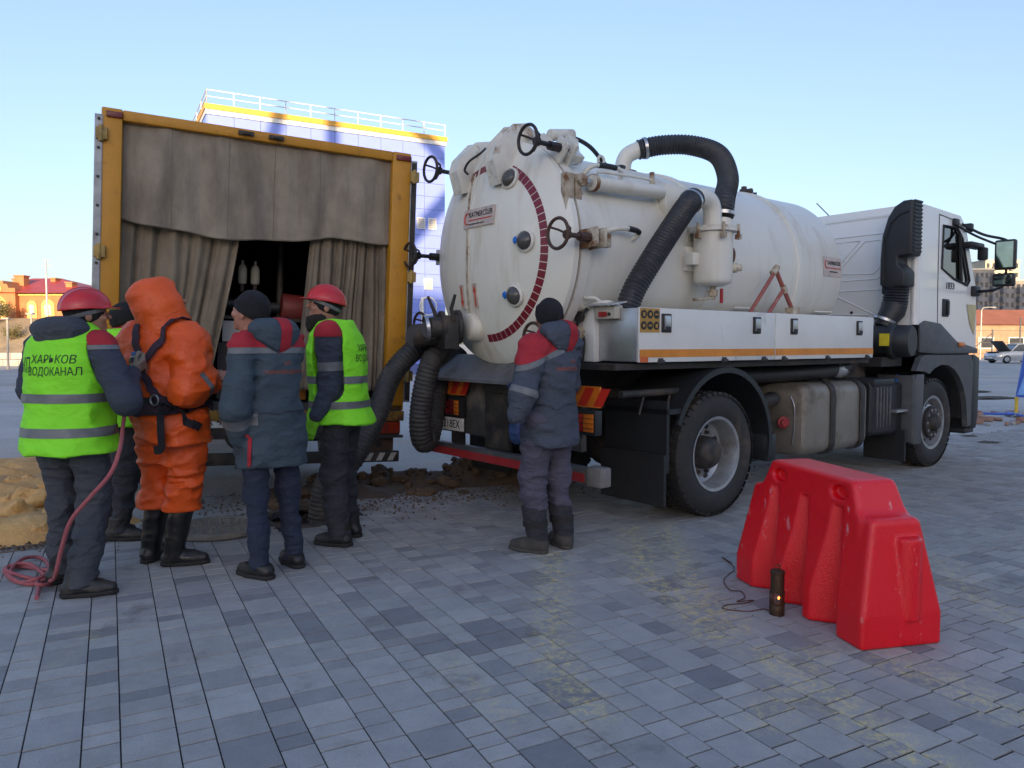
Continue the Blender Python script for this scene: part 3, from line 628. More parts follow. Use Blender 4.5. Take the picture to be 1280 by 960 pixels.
mb = MB(); mb.box(-.02, .0, .12, 4.6, FL, TP - .01); mb.box(W - .02, W, .12, 4.6, FL, TP - .01); ymk('side_wall', mb, m_yel)
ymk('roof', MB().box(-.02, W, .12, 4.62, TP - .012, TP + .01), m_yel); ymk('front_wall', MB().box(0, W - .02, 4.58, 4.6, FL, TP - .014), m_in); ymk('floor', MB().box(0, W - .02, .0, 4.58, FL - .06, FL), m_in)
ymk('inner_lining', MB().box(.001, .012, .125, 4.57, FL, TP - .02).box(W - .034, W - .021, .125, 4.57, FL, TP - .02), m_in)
for x in (-.05, W + .005):
    for z in (1.15, 2.05, 2.95): ymk('hinge', MB().box(x - .015, x + .065, -.035, .0, z - .045, z + .045).cyl((x + .02, -.03, z - .06), (x + .02, -.03, z + .06), .018, n=8), pm('old_yellow', (.42, .28, .08), .6, dirt=(.2, .14, .07), ds=12), bevel=.004)
# doors folded back along the sides
for x0, s_ in ((-.045, -1), (W + .028, 1)):
    d_ = ymk('rear_door', MB().box(x0 - .03, x0 + .03, .0, 1.2, FL + .03, TP - .06), m_galv, bevel=.004); mb = MB()
    ymk('door_edge_strip', MB().box(x0 - .022, x0 + .022, -.012, -.001, FL + .05, TP - .08), m_dst if s_ > 0 else m_galv, d_)
    for k in range(10): ymk('bolt', MB().cyl((x0, -.018, FL + .2 + k * .22), (x0, -.011, FL + .2 + k * .22), .012, n=8), m_blk, d_)
# canvas curtains with hanging folds
def curtain(name, x0, x1, z0f, z1, y, amp, freq, mat, sd, gather=None, nx=170, nz=36, sag=0, label=None, seams=()):
    V = []; F = []; rn = random.Random(sd); ph = [rn.random() * 6 for _ in range(8)]
    for j in range(nz + 1):
        t = j / nz
        for i in range(nx + 1):
            u = i / nx; xa, xb = x0, x1
            if gather: xa, xb = x0 + gather[0] * t ** 1.2, x1 + gather[1] * t ** 1.3
            z0 = z0f(u); wv = u + .02 * math.sin(3 * t + ph[4] + 9 * u)
            a = amp * (.35 + .65 * min(1, .25 + t))
            dy = a * (math.sin(freq * wv + ph[0]) + .55 * math.sin(freq * 2.3 * wv + ph[1] + .9 * t) + .7 * math.sin(freq * .41 * wv + ph[2])) + amp * .7 * mnoise.noise(Vector((u * 9, t * 3, sd)))
            z = z1 + (z0 - z1) * t + sag * math.sin(math.pi * u) * (1 - t)
            V.append((xa + (xb - xa) * u + .35 * a * math.cos(freq * wv + ph[0]), y + dy, z))
    for j in range(nz):
        for i in range(nx): k = j * (nx + 1) + i; F.append((k, k + 1, k + nx + 2, k + nx + 1))
    rows = [[Vector(V[j * (nx + 1) + i]) for j in range(nz + 1)] for i in range(nx + 1)]; base_v = [Vector(q) for q in V]
    mb = MB(); mb.add(V, F); o = ymk(name, mb, mat, smooth=80, label=label); sm = o.modifiers.new('s', 'SOLIDIFY'); sm.thickness = .006; sm.offset = 0
    for u in seams: ymk('seam', MB().tube([p + Vector((0, -.004, 0)) for p in rows[int(u * nx)]], .0022, 5), m_seam, o)
    if seams: ymk('hem', MB().tube([rows[i][nz] + Vector((0, -.002, .012)) for i in range(0, nx + 1, 2)], .006, 6), mat, o)
    return o
m_seam = pm('seam_thread', (.20, .17, .13), .95)
curtain('top_curtain', .11, W - .165, lambda u: 2.33 - .085 * math.sin(min(1, u * 1.35) * math.pi) ** 1 - .01 * math.sin(22 * u), TP - .08, .06, .019, 25, m_canv, 3, seams=(.17, .37, .54, .71), label='short grey upper canvas curtain')
curtain('left_curtain', .10, 1.02, lambda u: 1.0, 2.42, .15, .030, 30, m_canv2, 5, gather=(0, -.24), label='brown canvas side curtain drawn to the left')
curtain('right_curtain', 1.60, W - .165, lambda u: 1.0, 2.40, .15, .030, 42, m_canv2, 8, gather=(-.1, 0), label='brown canvas side curtain gathered to the right')
# equipment inside
m_red = pm('pump_red', (.25, .03, .025), .5, dirt=(.1, .03, .03)); m_cream = pm('cream_bottle', (.55, .52, .40), .4)
for x in (1.075, 1.185):
    b_ = ymk('gas_bottle', MB().lathe([(.001, 0), (.035, 0), (.04, .02), (.04, .13), (.03, .16), (.012, .175), (.012, .21), (.001, .21)], (x, .6, 1.93), (0, 0, 1), 14), m_cream); ymk('valve', MB().cyl((x, .6, 1.86), (x, .6, 1.93), .018, n=8), m_dst, b_)
ymk('pipe_run', MB().tube([(.5, .62, 1.76), (1.4, .62, 1.73)], .05, 10), m_blk); ymk('pump_drum', MB().cyl((1.42, .62, 1.74), (1.75, .62, 1.72), .13, n=20), m_red, bevel=.01)
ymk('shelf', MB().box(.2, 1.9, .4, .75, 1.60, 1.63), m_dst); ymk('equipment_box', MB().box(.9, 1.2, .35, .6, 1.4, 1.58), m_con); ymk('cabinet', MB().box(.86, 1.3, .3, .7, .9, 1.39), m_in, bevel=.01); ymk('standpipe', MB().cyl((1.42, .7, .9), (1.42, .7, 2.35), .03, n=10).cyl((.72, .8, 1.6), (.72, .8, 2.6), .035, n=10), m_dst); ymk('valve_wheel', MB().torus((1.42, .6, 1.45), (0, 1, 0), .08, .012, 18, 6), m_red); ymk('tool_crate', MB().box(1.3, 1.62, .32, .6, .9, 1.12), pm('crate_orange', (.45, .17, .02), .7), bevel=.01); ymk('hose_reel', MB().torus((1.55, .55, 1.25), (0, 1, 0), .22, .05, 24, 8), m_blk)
# tail: sill, lamps, plate, under-run bar, mudguards, wheels
ymk('sill', MB().box(-.03, W, -.03, .14, FL - .14, FL - .052), pm('rusty_sill', (.16, .085, .035), .7, dirt=(.30, .16, .03), ds=9, dlo=.5, dhi=.6), bevel=.006)
ymk('tail_beam', MB().box(.0, W - .03, .0, .1, FL - .27, FL - .142), m_dst); ymk('lower_lip', MB().box(-.03, W, -.02, .1, FL - .295, FL - .272), m_dst)
for x0, x1 in ((W - .36, W - .03), (.02, .34)):
    l_ = ymk('tail_lamp', MB().box(x0, x1, -.025, -.001, FL - .255, FL - .15), pm('tail_lamp_red', (.35, .035, .012), .25, bump=.05), bevel=.006); ymk('lens_divider', MB().box(x0 + .1, x0 + .108, -.029, -.0255, FL - .25, FL - .155).box(x0 + .2, x0 + .208, -.029, -.0255, FL - .25, FL - .155), m_blk, l_)
pl = ymk('number_plate', MB().box(.60, 1.12, -.016, -.004, FL - .20, FL - .088), m_wht, bevel=.003)
def ylet(txt, x, z, size, y=-.02): return lettering('plate_lettering', txt, size, m_blk, pl, ML @ basis((x, y, z), (1, 0, 0), (0, 0, 1)), sx=.85)
ylet('AX 4318', .86, FL - .144, .105)
ymk('under_run_bar', MB().box(.15, W - .02, .02, .08, .36, .46), m_dst, bevel=.005)
for k in range(3):
    for x in (W - .34 + k * .105, .18 + k * .105): ymk('white_stripe', MB().plate([(x, .375), (x + .05, .375), (x + .085, .445), (x + .035, .445)], .014, .019, 'y'), pm('dirty_white', (.45, .43, .38), .7))
for x in (W - .30, .3): ymk('bar_bracket', MB().box(x, x + .24, .085, .12, .40, FL - .296), pm('rusty_plate', (.10, .06, .04), .8, dirt=(.2, .11, .06), ds=7)); ymk('bracket_hole', MB().cyl((x + .1, .078, .52), (x + .1, .084, .52), .035, n=14), m_blk)
for x in (.62, 1.7): ymk('chassis_rail', MB().box(x, x + .09, .2, 6.2, .55, FL - .065), m_dst)
ymk('axle', MB().cyl((.35, 1.6, .47), (W - .35, 1.6, .47), .07, n=10), m_dst); ymk('differential', MB().sphere((W / 2, 1.6, .47), .2, (1, 1, 1), 14, 10), m_dst)
for x in (.22, W - .25): ymk('wheel', MB().lathe([(.27, -.12), (.44, -.13), (.48, -.09), (.48, .09), (.44, .13), (.27, .12), (.27, .05), (.001, .04)], (x, 1.6, .46), (1, 0, 0), 30), m_blk)
for x in (.05, W - .5): ymk('mudflap', MB().box(x, x + .42, 2.2, 2.22, .3, .8), m_blk)
mk('truck_cab', MB().box(.05, W - .05, 4.75, 6.4, .5, 2.4), m_yel, yt, bevel=.12, seg=3)

# ================================================================== RED BARRIER, LAMP, WIRE
def surfnet(f, lo, hi, h):
    lo = np.array(lo, float); n = np.ceil((np.array(hi) - lo) / h).astype(int) + 1
    ax = [lo[i] + h * np.arange(n[i]) for i in range(3)]; G = np.meshgrid(*ax, indexing='ij')
    P = np.stack([g_.ravel() for g_ in G], 1).astype(np.float32); D = f(P).reshape(n); S = D < 0
    nn = n - 1; cnt = np.zeros(nn, np.int8)
    for i in (0, 1):
        for j in (0, 1):
            for k in (0, 1): cnt += S[i:i + nn[0], j:j + nn[1], k:k + nn[2]]
    act = (cnt > 0) & (cnt < 8); ii = np.argwhere(act); idx = np.full(nn, -1); idx[act] = np.arange(len(ii))
    acc = np.zeros((len(ii), 3)); c = np.zeros(len(ii))
    cs = [(i, j, k) for i in (0, 1) for j in (0, 1) for k in (0, 1)]
    for a in cs:
        for b in cs:
            if sum(b) - sum(a) == 1 and all(q >= p_ for p_, q in zip(a, b)):
                da = D[tuple((ii + a).T)]; db = D[tuple((ii + b).T)]; m_ = (da < 0) != (db < 0); t = da / np.where(m_, da - db, 1)
                acc[m_] += (np.array(a) + t[:, None] * (np.array(b) - np.array(a)))[m_]; c[m_] += 1
    V = (ii + acc / c[:, None]) * h + lo; Q = []
    for axi in range(3):
        o1, o2 = [(1, 2), (2, 0), (0, 1)][axi]; sl0 = [slice(1, -1)] * 3; sl1 = [slice(1, -1)] * 3; sl0[axi] = slice(0, -1); sl1[axi] = slice(1, None)
        s0, s1 = S[tuple(sl0)], S[tuple(sl1)]; e = np.argwhere(s0 != s1); fl = s0[tuple(e.T)]; base = e + 1; base[:, axi] -= 1
        def cell(d1, d2): q = base.copy(); q[:, o1] -= d1; q[:, o2] -= d2; return idx[tuple(q.T)]
        q = np.stack([cell(0, 0), cell(1, 0), cell(1, 1), cell(0, 1)], 1); q[~fl] = q[~fl][:, ::-1]; Q.append(q)
    return V, np.concatenate(Q)
def smin(a, b, k): h = np.clip(.5 + .5 * (b - a) / k, 0, 1); return b + (a - b) * h - k * h * (1 - h)
def smax(a, b, k): return -smin(-a, -b, k)
def netmk(name, f, lo, hi, h, mat, parent=None, **k):
    V, Q = surfnet(f, lo, hi, h); me = bpy.data.meshes.new(name); me.from_pydata(V.tolist(), [], Q.tolist())
    for m_ in (mat if isinstance(mat, (list, tuple)) else [mat]): me.materials.append(m_)
    me.polygons.foreach_set('use_smooth', [True] * len(me.polygons)); me.update()
    o = bpy.data.objects.new(name, me); COL.objects.link(o); o.parent = parent; return o
def f_bar(P):
    x, y, z = P[:, 0], P[:, 1], P[:, 2]; ax, ay = np.abs(x), np.abs(y)
    k = .02
    hy = np.where(z < .15, .215, .215 - (z - .15) * .195); hx_ = np.where(z < .15, .56, .56 - (z - .15) * .13)
    d = smax(smax(ax - hx_, ay - hy, .025), z - .585, .03)
    cap = smax(smax(smax(ax - (.43 - np.clip(z - .56, 0, 1) * .45), ay - .135 + np.clip(z - .6, 0, 1) * .12, .025), z - .74, .03), .45 - z, .02)
    d = smin(d, cap, .035)
    for cx in (-.27, 0, .27):      # V grooves on the long sides, open at the foot
        w_ = .066; dep = np.abs(x - cx) / w_
        gy = np.minimum(hy - .012, .098 + .02 * z) + .085 * np.clip(dep - .25, 0, 2)
        d = smax(d, -np.maximum(gy - ay, z - .60), .010)
    for sx in (-1, 1):             # pockets at the corners of the cap: forklift grips
        for sy in (-1, 1):
            q = np.sqrt(((x - sx * .255) / 1.7) ** 2 + ((z - .665) / 1.0) ** 2) - .035
            d = smax(d, -np.maximum(q, .085 - sy * y), .012)
    # end tongue and slot
    t = np.sqrt((x + .515) ** 2 + (y + .05) ** 2) - (.062); t = np.maximum(np.maximum(t, .12 - z), z - .50); d = smin(d, t, .01)
    s_ = np.sqrt((x - .54) ** 2 + y ** 2) - .06; d = smax(d, -np.maximum(s_, .12 - z), .012)
    d = np.maximum(d, -z); return d
m_plas = pm('red_plastic', (.80, .004, .014), .3, col2=(.74, .004, .012), s=3, dirt=(.72, .22, .22), ds=16, dlo=.64, dhi=.70, dst=(1, 1, .5), bump=.22, bs=120, spec=.6)
bar = netmk('plastic_barrier', f_bar, (-.66, -.3, -.02), (.66, .3, .8), .0095, m_plas); tag(bar, 'red moulded plastic water-filled road barrier with ribbed sides', 'barrier')
L_ = Vector((-.224, .975)); bar.location = (1.665, 3.945, 0); bar.rotation_euler = (0, 0, math.atan2(L_.y, L_.x))
for v in bar.data.vertices: v.co.z = max(v.co.z, 0)
lp = ground(971, 768); la = thing('safety_lamp', 'small rusty miner safety lamp with an orange glow beside the red barrier', 'lamp', (lp.x, lp.y, 0))
m_brs = pm('rusty_brass', (.10, .055, .03), .5, .6, col2=(.06, .035, .022), s=30, bump=.3, bs=120)
mk('base', MB().lathe([(.001, 0), (.036, 0), (.038, .004), (.038, .055), (.036, .058), (.04, .062), (.04, .066), (.03, .068)], (0, 0, 0), (0, 0, 1), 24), m_brs, la)
mk('glass', MB().lathe([(.030, .066), (.031, .09), (.030, .118)], (0, 0, 0), (0, 0, 1), 24, False), glassmat('lamp_chimney', (.75, .78, .8)), la)
mk('flame', MB().sphere((0.004, -.012, .09), .0065, (1, 1, 1.3), 8, 6), pm('flame', (.9, .25, .05), .5, emit=(1, .22, .04, 2.5)), la); mk('wick', MB().cyl((0, 0, .066), (0, 0, .085), .006, n=8), m_brs, la)
mk('bonnet', MB().lathe([(.038, .116), (.038, .122), (.034, .125), (.034, .215), (.038, .218), (.038, .226), (.028, .234), (.012, .238), (.001, .238)], (0, 0, 0), (0, 0, 1), 24), m_brs, la)
for k in range(5): a = k * 2 * math.pi / 5; mk('guard_rod', MB().cyl((.036 * math.cos(a), .036 * math.sin(a), .064), (.036 * math.cos(a), .036 * math.sin(a), .118), .003, n=6), m_brs, la)
mk('hook', MB().tube(catmull([(0, 0, .236), (.012, 0, .25), (0, 0, .262), (-.012, 0, .25)], 5), .003, 6), m_brs, la)
wp = [(915, 705), (903, 697), (910, 703), (918, 712), (905, 725), (912, 738), (926, 740), (931, 748), (921, 753), (942, 751), (930, 755), (908, 757), (905, 762), (935, 765), (955, 762), (964, 766)]
o = mk('wire', MB().tube(catmull([ground(x, y) + Vector((0, 0, .004)) for x, y in wp], 5), .0028, 6), pm('rusty_wire', (.12, .05, .035), .7)); tag(o, 'thin tangled rusty wire trailing from the safety lamp', 'wire')
# ================================================================== VACUUM TANKER
# own frame: x forward, y to its left (away from the camera), z up, origin on the ground below the rear axle
TA = R(51.75); tk = thing('vacuum_tanker', 'white vacuum tanker truck with a domed rear tank door and black suction hoses', 'truck', (.90, 7.01, 0), (0, 0, math.pi / 2 - TA))
m_tank = pm('tank_white', (.72, .70, .62), .36, col2=(.69, .67, .59), s=1.2, dirt=(.48, .42, .31), ds=1.6, dlo=.52, dhi=.86, dst=(2.2, 2.2, .35), bump=.03, bs=12)
m_door = pm('tank_door_white', (.79, .77, .68), .36, col2=(.72, .695, .60), s=1.4, dirt=(.52, .43, .30), ds=2.2, dlo=.52, dhi=.84, dst=(2.6, 2.6, .35), bump=.03, bs=12)
m_fit = pm('fitting_white', (.70, .68, .60), .45, col2=(.62, .59, .52), s=9, dirt=(.24, .13, .055), ds=7, dlo=.57, dhi=.7, bump=.1, bs=30)
m_rust = pm('rusty_fitting', (.60, .54, .42), .6, col2=(.30, .22, .14), s=10, dirt=(.17, .075, .03), ds=6, dlo=.47, dhi=.58, bump=.2, bs=40)
m_rstr = pm('bare_rust', (.15, .07, .035), .85, col2=(.09, .045, .03), s=14, bump=.3)
m_wheelr = pm('handwheel', (.035, .032, .032), .5, .3, dirt=(.12, .06, .04), ds=14); m_wheelr2 = pm('handwheel_rust', (.10, .055, .04), .6, .3, s=20)
m_cabw = pm('cab_white', (.80, .80, .78), .2, col2=(.76, .76, .74), s=.8, bump=0, coat=.4)
m_boxw = pm('box_white', (.70, .70, .66), .4, col2=(.64, .64, .60), s=3, dirt=(.30, .27, .23), ds=3.5, dlo=.6, dhi=.85, bump=.04)
m_alu = pm('aluminium', (.55, .56, .57), .35, .7, s=4, dirt=(.4, .38, .34), ds=3, bump=.05, bs=40)
m_pl = pm('black_plastic', (.015, .016, .018), .5, col2=(.02, .022, .024), s=6, bump=.08, bs=60); m_pgr = pm('grey_plastic', (.085, .09, .098), .55, dirt=(.15, .14, .12), ds=5, bump=.06)
m_hose = pm('hose_rubber', (.022, .023, .027), .5, col2=(.04, .04, .042), s=18, bump=.08, bs=40); m_hose2 = pm('hose_dusty', (.028, .028, .029), .6, col2=(.055, .05, .045), s=12, dirt=(.09, .08, .07), ds=5, bump=.1)
m_tyre = pm('tyre', (.02, .02, .021), .75, col2=(.03, .028, .026), s=10, dirt=(.11, .08, .055), ds=3.2, dlo=.55, dhi=.75, bump=.15, bs=50)
m_rim = pm('rim_steel', (.42, .43, .44), .4, .6, s=8, dirt=(.20, .18, .15), ds=6, bump=.06); m_orange = pm('orange_tape', (.72, .25, .02), .4, s=6, bump=.02); m_redr = pm('reflector_red', (.22, .012, .03), .35, bump=.02); m_ora = pm('reflector_orange', (.75, .20, .02), .3); m_redp = pm('red_paint', (.40, .025, .03), .5, dirt=(.18, .05, .04), ds=6)
m_glass = glassmat('cab_glass', (.88, .94, .93)); m_chr = pm('steel_clip', (.6, .6, .6), .3, .9, bump=0); m_bluek = pm('blue_knob', (.01, .16, .62), .4, bump=0); m_dome = pm('sight_glass', (.09, .085, .08), .12, bump=0)
TR, TZ = .85, 2.12
def tmk(name, mb, mat, parent=None, **k): return mk(name, mb, mat, parent or tk, **k)
# ---- tank
prof = [(TR, 0), (TR, 3.66)] + [(TR * math.cos(t), 3.66 + .25 * math.sin(t)) for t in np.linspace(.15, math.pi / 2 - .01, 10)]
tank = tmk('tank', MB().lathe(prof, (-1.13, 0, TZ), (1, 0, 0), 72, True), m_tank, smooth=30)
for x in (.36, 1.72): tmk('tank_band', MB().lathe([(TR, 0), (TR + .018, .008), (TR + .018, .072), (TR, .08)], (x, 0, TZ), (1, 0, 0), 72, False), m_tank, tank)
tmk('rear_flange', MB().lathe([(TR, .10), (TR + .045, .09), (TR + .045, 0), (TR - .05, 0)], (-1.20, 0, TZ), (1, 0, 0), 72, False), m_fit, tank)
tmk('gasket', MB().lathe([(TR + .02, 0), (TR + .02, .03)], (-1.228, 0, TZ), (1, 0, 0), 72, False), m_rstr, tank)
DX = lambda r: -1.29 - .20 * max(0, 1 - (r / .88) ** 2.4)
dprof = [(TR - .05, -1.226), (TR + .045, -1.226), (TR + .045, -1.275)] + [(.875 * c, DX(.875 * c)) for c in np.linspace(1, 0.001, 26)]
door = tmk('rear_door', MB().lathe([(r, x) for r, x in dprof], (0, 0, TZ), (1, 0, 0), 72, False), m_door, smooth=40)
def ond(y, z, off=0): r = math.hypot(y, z - TZ); return Vector((DX(r) - off, y, z))
def dang(a, r, off=0): return ond(-r * math.sin(R(a)), TZ + r * math.cos(R(a)), off)     # a clockwise seen from behind
def dquad(a0, a1, r0, r1, off=.003):
    P = [dang(a0, r0, off), dang(a1, r0, off), dang(a1, r1, off), dang(a0, r1, off)]; Q = [p + Vector((.0025, 0, 0)) for p in P]
    return MB().add(P + Q, [(0, 1, 2, 3), (7, 6, 5, 4), (0, 4, 5, 1), (1, 5, 6, 2), (2, 6, 7, 3), (3, 7, 4, 0)])
for a in [-22, -17, -10, -5, 6.5, 11.5] + [25 + 5.05 * k for k in range(31)]: tmk('reflector_tape', dquad(a, a + 4.5, .655, .715), m_redr, door, smooth=0)
tmk('seam_rod', MB().tube([ond(.17 - .10 * math.sin(math.pi * t) * .2 + .12 * (t - .5) ** 2, TZ + .66 - 1.2 * t, .008) for t in np.linspace(0, 1, 20)], .009, 6), m_rust, door)
tmk('seam_rod', MB().tube([ond(.145 - .10 * math.sin(math.pi * t) * .2 + .12 * (t - .5) ** 2, TZ + .66 - 1.2 * t, .006) for t in np.linspace(0, 1, 20)], .006, 6), m_fit, door)
for (y, z) in ((-.31, 2.66), (-.53, 2.16), (-.40, 1.76)):
    c = ond(y, z); nrm = Vector((-1, y * .42, (z - TZ) * .42)).normalized()
    s_ = tmk('sight_port', MB().lathe([(.085, -.03), (.085, .02), (.072, .03), (.066, .02)], c, nrm, 28, False), m_fit, door)
    tmk('port_glass', MB().lathe([(.068 * math.cos(t), .018 + .045 * math.sin(t)) for t in np.linspace(0, 1.55, 8)], c, nrm, 24, False), m_dome, s_)
    k = c + nrm * .03 + Vector((0, .085, .012)); tmk('knob', MB().lathe([(.001, -.02), (.022, -.02), (.03, -.008), (.03, .012), (.018, .022), (.001, .022)], k, nrm, 7), m_bluek, s_, smooth=20); tmk('knob_stem', MB().cyl(k - nrm * .05, k - nrm * .02, .012, n=8), m_fit, s_)
def platelet(name, y, z, w_, h, parent, fn, txt, size, side=None):
    pl_ = tmk(name, fn(y - w_ / 2, y + w_ / 2, z - h / 2, z + h / 2), pm('name_plate', (.62, .52, .47), .4, s=12), parent); return pl_
c = ond(0.0, 2.40); nv = Vector((-1, 0, (2.40 - TZ) * .42)).normalized(); up = Vector((0, 0, 1)) - nv * nv.z; Mp = basis(c + nv * .012, (0, -1, 0), up)
np_ = tmk('name_plate', MB().box(-.20, .20, -.075, .075, -.02, .0, Mp), pm('name_plate', (.62, .52, .47), .4, s=12), door)
lettering('plate_lettering', 'KATMERCİLER', .062, m_blk, np_, Mp @ Matrix.Translation((.03, .025, .002)), sx=.78); m_lr = pm('logo_red', (.55, .08, .06), .5)
tmk('logo', MB().tube([Mp @ Vector((-.145 + .04 * math.cos(t), .0 + .045 * math.sin(t), .002)) for t in np.linspace(1.2, 5.0, 12)], [.004 + .006 * math.sin(math.pi * k / 11) for k in range(12)], 5), m_lr, np_); tmk('logo_bar', MB().box(-.13, .18, -.022, -.012, .0005, .002, Mp), m_lr, np_)
lettering('plate_small_print', 'www.katmerciler.com.tr', .022, m_blk, np_, Mp @ Matrix.Translation((-.02, -.048, .002)))
for y, d_, in ((.27, -1), (.065, 1)):
    c = ond(y, 1.78); Ma = basis(c + Vector((-.007, 0, 0)), (0, -1, 0), (-.13, 0, 1)); a_ = tmk('arrow_sticker', MB().box(-.028, .028, -.1, .1, -.01, 0, Ma), pm('sticker_pale', (.62, .5, .42), .5), door)
    tmk('arrow', MB().plate([(-.008, -.085 * d_), (.008, -.085 * d_), (.008, .03 * d_), (.022, .03 * d_), (0, .085 * d_), (-.022, .03 * d_), (-.008, .03 * d_)], .001, .003, 'z'), pm('arrow_red', (.6, .07, .03), .5), a_).data.transform(Ma)
# hinge brackets over the top of the door
bp = [(-1.475, 2.62), (-1.53, 2.80), (-1.50, 2.92), (-1.34, 3.08), (-1.20, 3.11), (-1.12, 3.06), (-1.09, 2.98), (-1.16, 2.90), (-1.22, 2.86), (-1.22, 2.70)]
for yc, dz in ((-.20, .02), (.30, -.02)):
    b_ = tmk('hinge_bracket', MB().plate([(x, z + (dz if z > 2.85 else 0)) for x, z in bp], yc - .062, yc - .044, 'y').plate([(x, z + (dz if z > 2.85 else 0)) for x, z in bp], yc + .044, yc + .062, 'y'), m_fit, door, bevel=.004)
    tmk('bracket_web', MB().add([(-1.47, yc - .043, 2.62), (-1.52, yc - .043, 2.80), (-1.49, yc - .043, 2.915), (-1.33, yc - .043, 3.07 + dz), (-1.47, yc + .043, 2.62), (-1.52, yc + .043, 2.80), (-1.49, yc + .043, 2.915), (-1.33, yc + .043, 3.07 + dz)], [(0, 1, 5, 4), (1, 2, 6, 5), (2, 3, 7, 6)]), m_fit, b_, smooth=0)
    tmk('hinge_pin', MB().cyl((-1.20, yc - .11, 3.02 + dz), (-1.20, yc + .11, 3.02 + dz), .04, n=18), m_fit, b_, bevel=.006)
    tmk('body_lug', MB().plate([(-1.22, 2.88), (-1.25, 3.0), (-1.2, 3.08), (-1.05, 3.07), (-.85, 2.95), (-.85, 2.9)], yc - .03, yc + .03, 'y'), m_fit, tank)
tmk('grease_hose', MB().tube(catmull([(-1.30, .16, 3.0), (-1.40, .10, 2.93), (-1.49, .12, 2.86), (-1.50, .17, 2.80), (-1.49, .14, 2.76)], 6), .010, 7), m_blk, door)
# clamp handwheels round the flange
def clamp(a, rusty=False):
    rd = Vector((0, -math.sin(R(a)), math.cos(R(a)))); c0 = Vector((0, 0, TZ)); ax = Vector((-1, 0, 0))
    cl = tmk('door_clamp', MB().box(-.07, .07, -.055, -.030, -.10, .10, Mq := basis(c0 + rd * .96 + Vector((-1.16, 0, 0)), rd.cross(ax), rd) @ Matrix.Rotation(R(90), 4, 'X')).box(-.07, .07, .030, .055, -.10, .10, Mq), m_rust if rusty else m_fit, bevel=.004)
    ce = c0 + rd * 1.0 + Vector((-1.47, 0, 0)); m_ = m_wheelr2 if rusty else m_wheelr
    tmk('spindle', MB().cyl(c0 + rd * .99 + Vector((-1.08, 0, 0)), ce, .018, n=10).cyl(c0 + rd * .99 + Vector((-1.32, 0, 0)), c0 + rd * .99 + Vector((-1.22, 0, 0)), .035, n=8), m_, cl)
    hw = tmk('handwheel', MB().torus(ce + Vector((-.06, 0, 0)), ax, .105, .0125, 32, 8), m_, cl); u, v, _ = frame(ax); mb = MB()
    for k in range(3): q = (u * math.cos(k * 2.094 + .5) + v * math.sin(k * 2.094 + .5)); mb.tube([ce + q * .02 + Vector((.03, 0, 0)), ce + q * .07, ce + q * .103 + Vector((-.06, 0, 0))], .009, 6)
    mb.cyl(ce + Vector((.045, 0, 0)), ce + Vector((.01, 0, 0)), .032, n=10); tmk('spokes', mb, m_, hw)
    tmk('clamp_block', MB().box(-.16, .0, -.03, .03, -.05, .05, basis(c0 + rd * .95 + Vector((-.98, 0, 0)), (1, 0, 0), rd)), m_rust if rusty else m_fit, cl, bevel=.006)
for a, r_ in ((42, False), (88, True), (133, True), (-40, False), (-86, False), (-124, False)): clamp(a, r_)
# hoisting ram along the tank side, with its arm
ry, rz_ = -.80, 2.60
ram = tmk('hydraulic_ram', MB().lathe([(.001, 0), (.055, 0), (.062, .01), (.062, .06), (.055, .065), (.055, .78), (.05, .80), (.001, .80)], (-1.02, ry, rz_), (1, 0, .03), 24), m_tank)
tmk('ram_rod', MB().cyl((-1.13, ry, rz_), (-1.02, ry, rz_), .026, n=14), m_chr, ram); tmk('end_collar', MB().lathe([(.05, 0), (.066, 0), (.066, .035), (.05, .035)], (-1.015, ry, rz_), (1, 0, .03), 10), m_rust, ram)
tmk('rod_eye', MB().cyl((-1.15, ry - .05, rz_), (-1.15, ry + .05, rz_), .045, n=14).box(-1.19, -1.09, ry - .035, ry + .035, rz_ - .035, rz_ + .035), m_rust, ram); tmk('tail_eye', MB().box(-.23, -.11, ry - .03, ry + .03, rz_ - .02, rz_ + .06), m_rust, ram)
tmk('oil_pipe', MB().tube(catmull([(-.95, ry, rz_ + .08), (-.9, ry, rz_ + .095), (-.4, ry, rz_ + .11), (-.30, ry, rz_ + .09)], 5), .012, 8), m_tank, ram); tmk('oil_union', MB().cyl((-.34, ry, rz_ + .04), (-.34, ry, rz_ + .17), .02, n=10), m_rust, ram)
tmk('ram_bracket', MB().plate([(-.22, 2.69), (.06, 2.69), (.06, 2.58), (-.13, 2.38), (-.22, 2.52)], -.84, -.76, 'y').box(-.24, .08, -.76, -.5, 2.3, 2.66), m_tank, tank, bevel=.006)
arm = tmk('door_arm', MB().box(-1.30, -1.22, -.83, -.77, 2.16, 2.64).box(-1.20, -1.14, -.83, -.77, 2.20, 2.64), m_rust, door, bevel=.006); tmk('arm_pin', MB().cyl((-1.17, -.86, 2.60), (-1.17, -.74, 2.60), .035, n=12).cyl((-1.17, -.85, 2.36), (-1.17, -.74, 2.36), .022, n=10), m_rust, arm)
